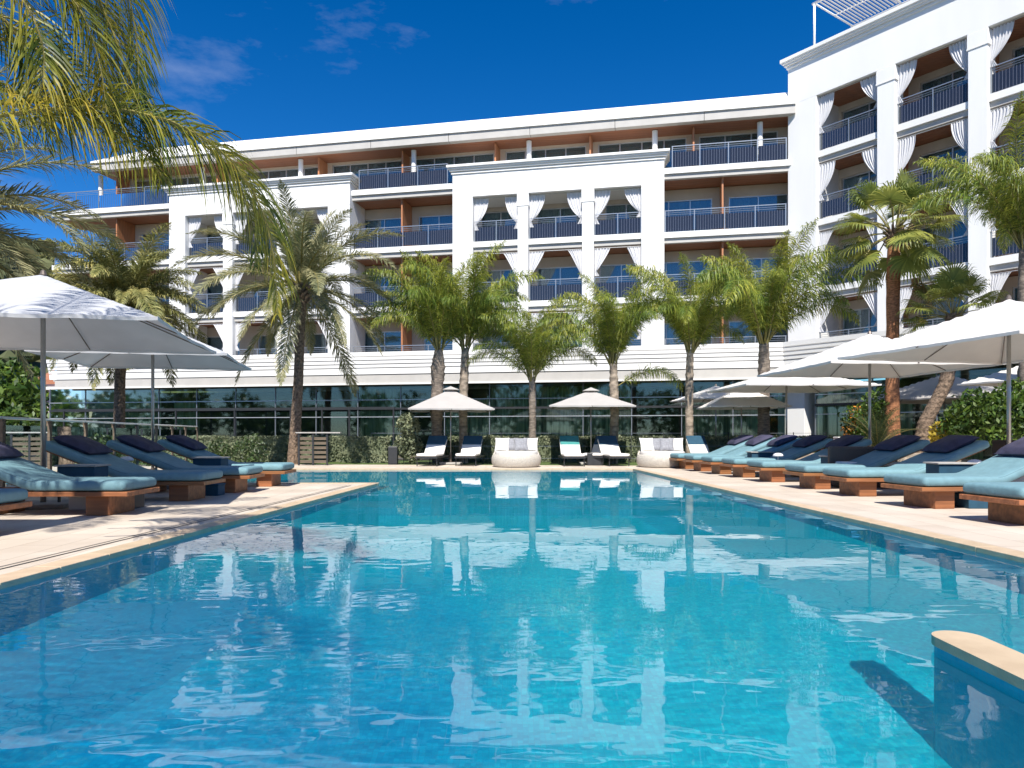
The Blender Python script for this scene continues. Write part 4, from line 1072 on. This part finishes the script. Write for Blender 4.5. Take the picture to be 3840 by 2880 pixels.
# round rattan daybeds
def daybed(px, Y, r, lb, seed, hp=.42):
    root = empty('daybed', (X(px, Y), Y, 0), lb, 'daybed', 'round rattan daybeds by the far edge')
    q = MB(); n = 40; vs = []; fs = []
    prof = [(r * .92, .02), (r * .99, .12), (r, .26), (r * .97, .36), (r * .90, .40), (r * .80, .40)]
    for pr, z in prof:
        for k in range(n): a = 2 * PI * k / n; vs.append((pr * math.cos(a), pr * math.sin(a), z))
    for i in range(len(prof) - 1):
        for k in range(n): fs.append((i * n + k, i * n + (k + 1) % n, (i + 1) * n + (k + 1) % n, (i + 1) * n + k))
    q.add(vs, fs); link('base', q.mesh('base', smooth=True), M['rattan'], root)
    q = MB(); vs = []; fs = []
    for j in range(7):     # curved low back
        for k in range(25):
            a = R(10 + 160 * k / 24); hh = .4 + (.22 * math.sin(R(180 * k / 24)) ** .5) * j / 6; rr_ = r * (.97 - .03 * j / 6); vs.append((rr_ * math.cos(a), rr_ * math.sin(a), hh))
    for j in range(6):
        for k in range(24): a = j * 25 + k; fs.append((a, a + 1, a + 26, a + 25))
    q.add(vs, fs); bo = link('back', q.mesh('back', smooth=True), M['rattan'], root)
    m = bo.modifiers.new('thickness', 'SOLIDIFY'); m.thickness = .06
    q = MB(); q.tube([(0, 0, .38), (0, 0, .48), (0, 0, .50)], [r * .86, r * .87, r * .80], 36); link('mattress', q.mesh('mattress', smooth=False), M['whitecloth'], root)
    rr = random.Random(seed)
    for k, mm in enumerate(('whitecloth', 'greycloth', 'greycloth', 'whitecloth')):
        p = link('pillow', pillow_q(.46, .46, .16, k).mesh('pillow', smooth=True), M[mm], root, (-r * .58 + k * r * .39, .12 + .1 * (k % 2), .72)); p.rotation_euler = (R(66), 0, rr.uniform(-.2, .2))
daybed(1936, 24.1, .80, 'round white rattan daybed with grey and white pillows, left one', 1)
daybed(2484, 23.9, .82, 'round white rattan daybed with patterned pillows, right one by the loungers', 2)
# white cushioned loungers by the far edge, facing the camera
def make_white():
    root = empty('white_lounger', (0, 0, 0), 'x', 'sun lounger')
    q = MB(); q.box(-.36, .36, 0, .04, .26, .31); q.box(-.36, -.32, .04, 1.9, .26, .31); q.box(.32, .36, .04, 1.9, .26, .31); q.box(-.32, .32, 1.86, 1.9, .26, .31)
    link('frame', q.mesh('frame'), M['dark_metal'], root)
    for sx in (-.33, .33):
        for sy in (.1, 1.8): q = MB(); q.tube([(sx, sy, 0), (sx, sy, .26)], .018, 6); link('leg', q.mesh('leg'), M['dark_metal'], root)
    m = cushion([(0, .315), (1.0, .315), (1.08, .33), (1.65, .85)], .68, .10, 'mattress', rnd=.05)
    o = link('mattress', m.mesh('mattress', smooth=True), M['whitecloth'], root); o.rotation_euler = (0, 0, R(90))
    m = cushion([(0, 0), (.45, 0)], .66, .08, 'head_cushion', rnd=.04)
    o = link('head_cushion', m.mesh('head_cushion', smooth=True), M['teal_dark'], root, (0, 1.36, .65)); o.rotation_euler = (0, -R(42), R(90))
    return root
wl_ = make_white(); fl2 = [True]
GW = 'white cushioned loungers by the far edge of the pool'
wpos = [(1598, 24.3, -8, 'white lounger with dark blue headrest, leftmost under the first small parasol'), (1745, 24.5, -6, 'white lounger with dark blue headrest beside the left round daybed'),
        (2155, 24.2, 2, 'white lounger with sea-green towel under the second small parasol'), (2222, 25.0, -22, 'white lounger turned away behind the sea-green one'),
        (2325, 24.3, 8, 'white lounger with dark blue headrest left of the right round daybed'), (2665, 24.6, 4, 'white lounger with blue headrest between right daybed and teal loungers')]
for px, Y, a, lb in wpos:
    o = place(wl_, fl2, (X(px, Y), Y, 0), R(a), lb, GW)
    if 'sea-green' in lb and 'behind' not in lb:
        for ch in o.children:
            if ch.name.startswith('head_cushion'): ch.data = ch.data.copy(); ch.data.materials[0] = M['green_cloth']
# brown rattan seat and small tables at right
br = empty('rattan_sofa', (X(3290, 14.6), 14.9, 0), 'low brown rattan sofa behind the third right lounger', 'sofa')
q = MB(); q.box(-.7, .7, -.35, .35, 0, .42); link('base', q.mesh('base', bevel=.04), M['brown_rattan'], br)
q = MB(); q.box(-.7, .7, .25, .38, .42, .8); link('back', q.mesh('back', bevel=.04), M['brown_rattan'], br)
q = MB(); q.box(-.6, .6, -.3, .24, .42, .5); link('cushion', q.mesh('cushion', bevel=.03), M['whitecloth'], br)
wb = empty('serving_table', (X(3160, 20.5), 20.5, 0), 'wooden table with folded white towels behind the right loungers', 'table')
q = MB(); q.box(-.5, .5, -.3, .3, .72, .78); link('table_top', q.mesh('table_top', bevel=.005, segs=1), M['teak'], wb)
for sx in (-.45, .45):
    for sy in (-.25, .25): q = MB(); q.box(sx - .03, sx + .03, sy - .03, sy + .03, 0, .72); link('leg', q.mesh('leg'), M['teak'], wb)
q = MB()
for k in range(4): q.box(X(3165, 20.5) - .24, X(3165, 20.5) + .24, 20.3, 20.65, .782 + k * .05, .826 + k * .05)
tag(q.build('towel_stack', M['whitecloth'], bevel=.015), 'stack of folded white towels on the wooden table', 'towels')

# ------------------------------------------------------------------ parasols
def parasol(x, Y, r, rim, peak, ang, lb, canopy='canopy', hub=2.33, group=None, vent=False, pole_r=.026, lean=0):
    root = empty('parasol', (x, Y, 0), lb, 'parasol', group, R(ang))
    N = 14; q = MB(); c = r / math.sqrt(2); vs = []; fs = []
    idx = {}
    for i in range(-N, N + 1):
        for j in range(-N, N + 1):
            u, v = i / N, j / N; ch = max(abs(u), abs(v)); mn = min(abs(u), abs(v))
            dg = mn / ch if ch else 1            # 1 on the diagonal, 0 mid-side
            sag = .035 * ch * (math.sin(PI * 2 * min(dg, 1 - dg)) if True else 0) * r
            edge = 1 - .035 * (1 - dg) * ch ** 3
            z = peak - (peak - rim) * ch ** .97 - sag * .10 + .008 * noise.noise(Vector((u * 6, v * 6, x)))
            idx[i, j] = len(vs); vs.append((u * c * edge, v * c * edge, z))
    for i in range(-N, N):
        for j in range(-N, N): fs.append((idx[i, j], idx[i + 1, j], idx[i + 1, j + 1], idx[i, j + 1]))
    q.add(vs, fs); cm = q.mesh('canopy', smooth=False); co = link('canopy', cm, M[canopy], root)
    md = co.modifiers.new('thickness', 'SOLIDIFY'); md.thickness = .006
    # hem round the edge
    q = MB(); ring = []
    for i in range(-N, N): ring.append(vs[idx[i, -N]])
    for j in range(-N, N): ring.append(vs[idx[N, j]])
    for i in range(N, -N, -1): ring.append(vs[idx[i, N]])
    for j in range(N, -N, -1): ring.append(vs[idx[-N, j]])
    n = len(ring); q.add([(a, b, z_ - .004) for a, b, z_ in ring] + [(a * .997, b * .997, z_ - .045) for a, b, z_ in ring], [(k, (k + 1) % n, (k + 1) % n + n, k + n) for k in range(n)])
    link('hem', q.mesh('hem'), M[canopy], root)
    q = MB(); q.tube([(0, 0, 0), (0, 0, peak - .03)], pole_r, 12); link('pole', q.mesh('pole', smooth=True), M['pole'], root)
    q = MB(); q.tube([(0, 0, hub - .03), (0, 0, hub), (0, 0, hub + .06), (0, 0, hub + .09)], [.045, .07, .07, .04], 12); link('hub', q.mesh('hub'), M['strut'], root)
    q = MB(); q.tube([(0, 0, peak - .01), (0, 0, peak + .05), (0, 0, peak + .07)], [.05, .03, .008], 10); link('finial', q.mesh('finial'), M['strut'], root)
    for k in range(8):
        a = PI / 4 * k; rr_ = r * .985 if k % 2 else c * .985; e = Vector((math.cos(a) * rr_, math.sin(a) * rr_, rim - .03)); tp = Vector((0, 0, peak - .06))
        q = MB(); q.tube([tp, tp.lerp(e, .5), e], .010, 6); rb = link('rib', q.mesh('rib'), M['strut'], root)
        q = MB(); m_ = tp.lerp(e, .48); q.tube([Vector((math.cos(a) * .06, math.sin(a) * .06, hub + .03)), m_ - Vector((0, 0, .012))], .009, 6); link('strut', q.mesh('strut'), M['strut'], rb)
    q = MB(); q.box(-.4, .4, -.4, .4, 0, .07); link('base', q.mesh('base', bevel=.02), M['concrete'], root)
    q = MB(); q.tube([(0, 0, .06), (0, 0, .38)], .04, 12); link('base_sleeve', q.mesh('base_sleeve'), M['strut'], root)
    if vent:
        q = MB(); s_ = c * .2
        q.add([(s_, s_, peak - .03), (-s_, s_, peak - .03), (-s_, -s_, peak - .03), (s_, -s_, peak - .03), (0, 0, peak + .1)], [(0, 1, 4), (1, 2, 4), (2, 3, 4), (3, 0, 4)]); link('vent', q.mesh('vent'), M[canopy], root)
    if lean: root.rotation_euler = (R(lean), 0, R(ang))
    return root
# ang is measured so that the canopy corner points at ang + 45 degrees
parasol(-6.75, 10.75, 2.85, 2.5, 3.35, 57 - 45, 'nearest left parasol with grey wrinkled canopy, cut by the left edge', 'canopy_grey', hub=2.8, pole_r=.034)
parasol(-7.0, 14.55, 2.3, 2.5, 3.25, 57 - 45, 'second left parasol, behind the grey one, with pale blue-grey underside', 'canopy_grey', hub=2.8, pole_r=.03)
parasol(8.45, 12.7, 2.7, 2.5, 3.35, 59 - 45, 'nearest right parasol with white canopy, cut by the right edge', hub=2.8, pole_r=.034)
parasol(8.0, 16.7, 2.6, 2.5, 3.3, 49 - 45, 'second right parasol with clearly seen struts under beige-shaded canopy', hub=2.8, pole_r=.03)
parasol(8.6, 23.4, 2.8, 2.5, 3.1, 2, 'white parasol in front of the white corner pillar', hub=2.68, pole_r=.03)
parasol(8.05, 26.2, 1.9, 2.0, 2.75, -4, 'lower of the two small parasols left of the corner pillar', hub=2.3)
parasol(8.6, 31.5, 2.1, 2.5, 3.1, 8, 'farthest parasol, beyond the hedge left of the corner pillar')
parasol(13.9, 24, 2.6, 2.15, 3.0, 20, 'shaded greyish parasol before the green bush', 'canopy_taupe')
parasol(15.0, 20.3, 2.5, 2.5, 3.3, 15, 'parasol high at the right edge behind the nearest right one', hub=2.8)
parasol(X(1690, 26), 26, 2.02, 1.90, 2.62, 6, 'small taupe parasol over the left white loungers', 'canopy_taupe', hub=2.1, vent=True, pole_r=.02)
parasol(X(2216, 26), 26, 2.02, 2.0, 2.58, -4, 'small taupe parasol over the sea-green lounger', 'canopy_taupe', hub=2.1, vent=True, pole_r=.02)

parasol(-7.1, 5.4, 2.55, 2.5, 3.3, 0, 'parasol outside the left edge that shades the near deck', 'canopy_grey', hub=2.8, pole_r=.034)
# ------------------------------------------------------------------ fences, balustrade, gate
fn = empty('glass_balustrade', (-9.5, 16, 0), 'glass balustrade with pale handrail and brown posts behind the left loungers', 'balustrade')
pa, pb = Vector((-7.6, 8.5, 0)), Vector((-11.6, 27.5, 0)); n = 10
for i in range(n + 1):
    p = pa.lerp(pb, i / n); q = MB(); q.box(p.x - .035, p.x + .035, p.y - .035, p.y + .035, 0, 1.3); q.build('post', M['gate_wood'], fn)
q = MB(); q.tube([pa + Vector((0, 0, 1.32)), pb + Vector((0, 0, 1.32))], .024, 8); q.build('handrail', M['alu'], fn)
for i in range(n):
    a, b = pa.lerp(pb, (i + .06) / n), pa.lerp(pb, (i + .94) / n)
    q = MB(); q.add([(a.x, a.y, .08), (b.x, b.y, .08), (b.x, b.y, 1.2), (a.x, a.y, 1.2), (a.x + .01, a.y, .08), (b.x + .01, b.y, .08), (b.x + .01, b.y, 1.2), (a.x + .01, a.y, 1.2)],
          [(0, 1, 2, 3), (7, 6, 5, 4), (3, 2, 6, 7), (0, 4, 5, 1)]); q.build('glass_panel', M['clear_glass'], fn)
gt = empty('slatted_gate', (X(1165, 25.2), 25.2, 0), 'brown horizontal slat gate with pale top rail beside the date palm trunk', 'gate')
gx0, gx1 = X(1122, 25.2), X(1228, 25.2)
for i in range(6): q = MB(); q.box(gx0, gx1, 25.18, 25.22, .08 + i * .155, .17 + i * .155); q.build('slat', M['gate_wood'], gt)
for x in (gx0, (gx0 + gx1) / 2, gx1): q = MB(); q.box(x - .03, x + .03, 25.14, 25.178, 0, 1.08); q.build('post', M['dark_metal'], gt)
q = MB(); q.box(gx0 - .1, gx1 + .45, 25.1, 25.3, 1.08, 1.12); q.build('top_rail', M['concrete'], gt)
wf = empty('wire_fence', (0, 27.6, 0), 'thin dark fence with slim posts along the front of the hedge', 'fence')
for i in range(15):
    x = -5.2 + i * 1.2; q = MB(); q.box(x - .012, x + .012, 27.58, 27.604, 0, 1.12); q.build('post', M['dark_metal'], wf)
for zz in (1.08, .6, .15): q = MB(); q.box(-5.2, 11.6, 27.606, 27.614, zz, zz + .012); q.build('rail', M['rail_metal'], wf)
for k, (px, lb) in enumerate(((1475, 'black slim bin by the end of the short hedge'), )):
    q = MB(); q.box(X(px, 26) - .16, X(px, 26) + .16, 25.85, 26.1, 0, .62); tag(q.build('litter_bin', M['dark_metal'], bevel=.02), lb, 'bin')
q = MB(); q.box(X(2200, 25.2) , X(2255, 25.2), 25.0, 25.4, 0, .42); tag(q.build('parasol_box', M['dark_metal'], bevel=.02), 'dark box at the foot of the second small parasol', 'box')
# black steel frame (pergola) standing before the glass at left centre
sf = empty('steel_pergola', (-6, 34.5, 0), 'black steel pergola frame standing before the glass front', 'pergola')
q = MB(F1); q.box(s1(200, 2.2), s1(1480, 2.2), 2.16, 2.24, 2.25, 2.37); q.build('beam', M['dark_metal'], sf)
for px in (240, 445, 660, 880, 1090, 1208, 1310, 1476): s = s1(px, 2.2); q = MB(F1); q.box(s - .035, s + .035, 2.165, 2.235, 0, 2.25); q.build('post', M['dark_metal'], sf)

# ------------------------------------------------------------------ background at left: hill, trees, houses
def hill():
    nx, ny = 60, 34; vs = []; fs = []
    for j in range(ny + 1):
        for i in range(nx + 1):
            x = -520 + 700 * i / nx; y = 110 + 420 * j / ny
            t = (y - 110) / 420; e = min(1, t * 1.6)
            h = 92 * math.sin(min(1, e) * PI / 2) ** 1.3 * (1 / (1 + math.exp((x + 125) / 30))) + 7 * noise.noise(Vector((x * .012, y * .012, 0))) * e
            vs.append((x, y, h - .6))
    for j in range(ny):
        for i in range(nx): a = j * (nx + 1) + i; fs.append((a, a + 1, a + nx + 2, a + nx + 1))
    me = bpy.data.meshes.new('hill'); me.from_pydata(vs, [], fs)
    for p in me.polygons: p.use_smooth = True
    o = link('hill', me, M['hill']); o['kind'] = 'structure'
    # woodland cover
    ico = bmesh.new(); bmesh.ops.create_icosphere(ico, subdivisions=1, radius=1); iv = [v.co.copy() for v in ico.verts]; ifs = [tuple(v.index for v in f.verts) for f in ico.faces]; ico.free()
    rr = random.Random(5); VV = []; FF = []
    for _ in range(3800):
        i, j = rr.uniform(6, 46), rr.uniform(0, 24); a = vs[int(j) * (nx + 1) + int(i)]; b = vs[(int(j) + 1) * (nx + 1) + int(i) + 1]
        f = i - int(i), j - int(j); x = a[0] + (b[0] - a[0]) * f[0]; y = a[1] + (b[1] - a[1]) * f[1]; z = a[2] + (b[2] - a[2]) * (f[0] + f[1]) / 2
        r = rr.uniform(1.6, 3.6); k = len(VV)
        for v in iv: VV.append((x + v.x * r * rr.uniform(.7, 1.3), y + v.y * r * rr.uniform(.7, 1.3), z + (v.z * .9 + .5) * r * rr.uniform(.7, 1.3)))
        FF += [tuple(q_ + k for q_ in f_) for f_ in ifs]
    me = bpy.data.meshes.new('woodland'); me.from_pydata(VV, [], FF); o = link('woodland', me, M['wood_far']); o['kind'] = 'stuff'
hill()
def house(px, Y, w, h, dep, m, lb, rows, cols, roof='flat'):
    x = X(px, Y); r = empty('house', (x, Y, 0), lb, 'house')
    q = MB(); q.box(x - w / 2, x + w / 2, Y, Y + dep, 0, h); q.build('wall', M[m], r)
    q = MB()
    if roof == 'flat': q.box(x - w / 2 - .2, x + w / 2 + .2, Y - .3, Y + dep, h, h + .35)
    else: q.prism([(Y - .5, h), (Y + dep / 2, h + 1.8), (Y + dep + .5, h)], x - w / 2 - .4, x + w / 2 + .4)
    q.build('roof', M['terracotta'], r)
    for i in range(rows):
        q = MB(); q.box(x - w / 2, x + w / 2, Y - .9, Y, h * (i + 1) / (rows) - .25 - .1 * h / rows, h * (i + 1) / rows - .1 * h / rows); q.build('balcony', M['house_white'], r)
        for j in range(cols):
            a = x - w / 2 + w * (j + .3) / cols; b = a + w / cols * .4; zb = h * i / rows + .5; zt = zb + h / rows * .5
            q = MB(); q.box(a, b, Y - .03, Y + .02, zb, zt); q.build('window', M['dark_room'], r)
house(130, 62, 4.6, 5.2, 8, 'house_mauve', 'mauve and white terrace house at the far left with balconies', 2, 3)
house(168, 70, 2.6, 5.6, 8, 'house_cream', 'cream house with orange-toned wall next to the hotel corner', 2, 2, 'tile')
house(40, 78, 7, 5.0, 8, 'house_white', 'low white house far left behind the shrubs', 2, 4)
def tree(px, Y, h, r, m, lb, seed, n=1600, leaf=.2):
    x = X(px, Y); root = empty('tree', (x, Y, 0), lb, 'tree')
    q = MB(); q.tube([(x, Y, 0), (x + .1, Y, h * .35), (x, Y, h * .7)], [.25, .2, .12], 8); q.build('trunk', M['trunk_brown'], root)
    rr = random.Random(seed); bl = [(x + rr.uniform(-.6, .6) * r, Y + rr.uniform(-.5, .5) * r, h - r + rr.uniform(-.5, .6) * r, r * rr.uniform(.45, .7), n // 6) for _ in range(6)]
    leafmass('crown', [], 0, leaf, m, seed, core=False, parent=root, blobs=bl)
tree(20, 55, 6.4, 3.2, M['bush'], 'bright green leafy tree at the left edge below the hill', 401, 2400, .3)
tree(110, 80, 7.5, 3.0, M['wood_far'], 'dull green tree behind the terrace houses', 402, 1800, .35)
tree(-60, 48, 5, 3, M['bush'], 'green tree partly outside the left edge', 403, 1800, .3)
leafmass('bush', [], 0, .1, M['bush'], 404, core=False, label='yellow-green bush behind the glass balustrade at the left edge', cat='bush', blobs=[(X(25, 24), 24, 1.0, .9, 2200)])
leafmass('hedge', [(-22, -13.3, 27, 28, 0, .9)], 6000, .07, M['hedge'], 405, label='low hedge beyond the glass balustrade at the far left', cat='hedge')

# belt of garden trees behind the camera, mirrored in the ground floor glass
rb = random.Random(9); bl = []
for i in range(12): bl.append((-60 + rb.uniform(-3, 3), -24 + i * 4.0, rb.uniform(2.2, 5.2), rb.uniform(2.4, 3.6), 420))
for i in range(26): bl.append((-52 + i * 4.2 + rb.uniform(-1, 1), -24 + rb.uniform(-3, 3), rb.uniform(2.2, 5.2), rb.uniform(2.4, 3.6), 420))
leafmass('tree_belt', [], 0, .5, M['bush'], 410, core=False, kind='stuff', blobs=bl)
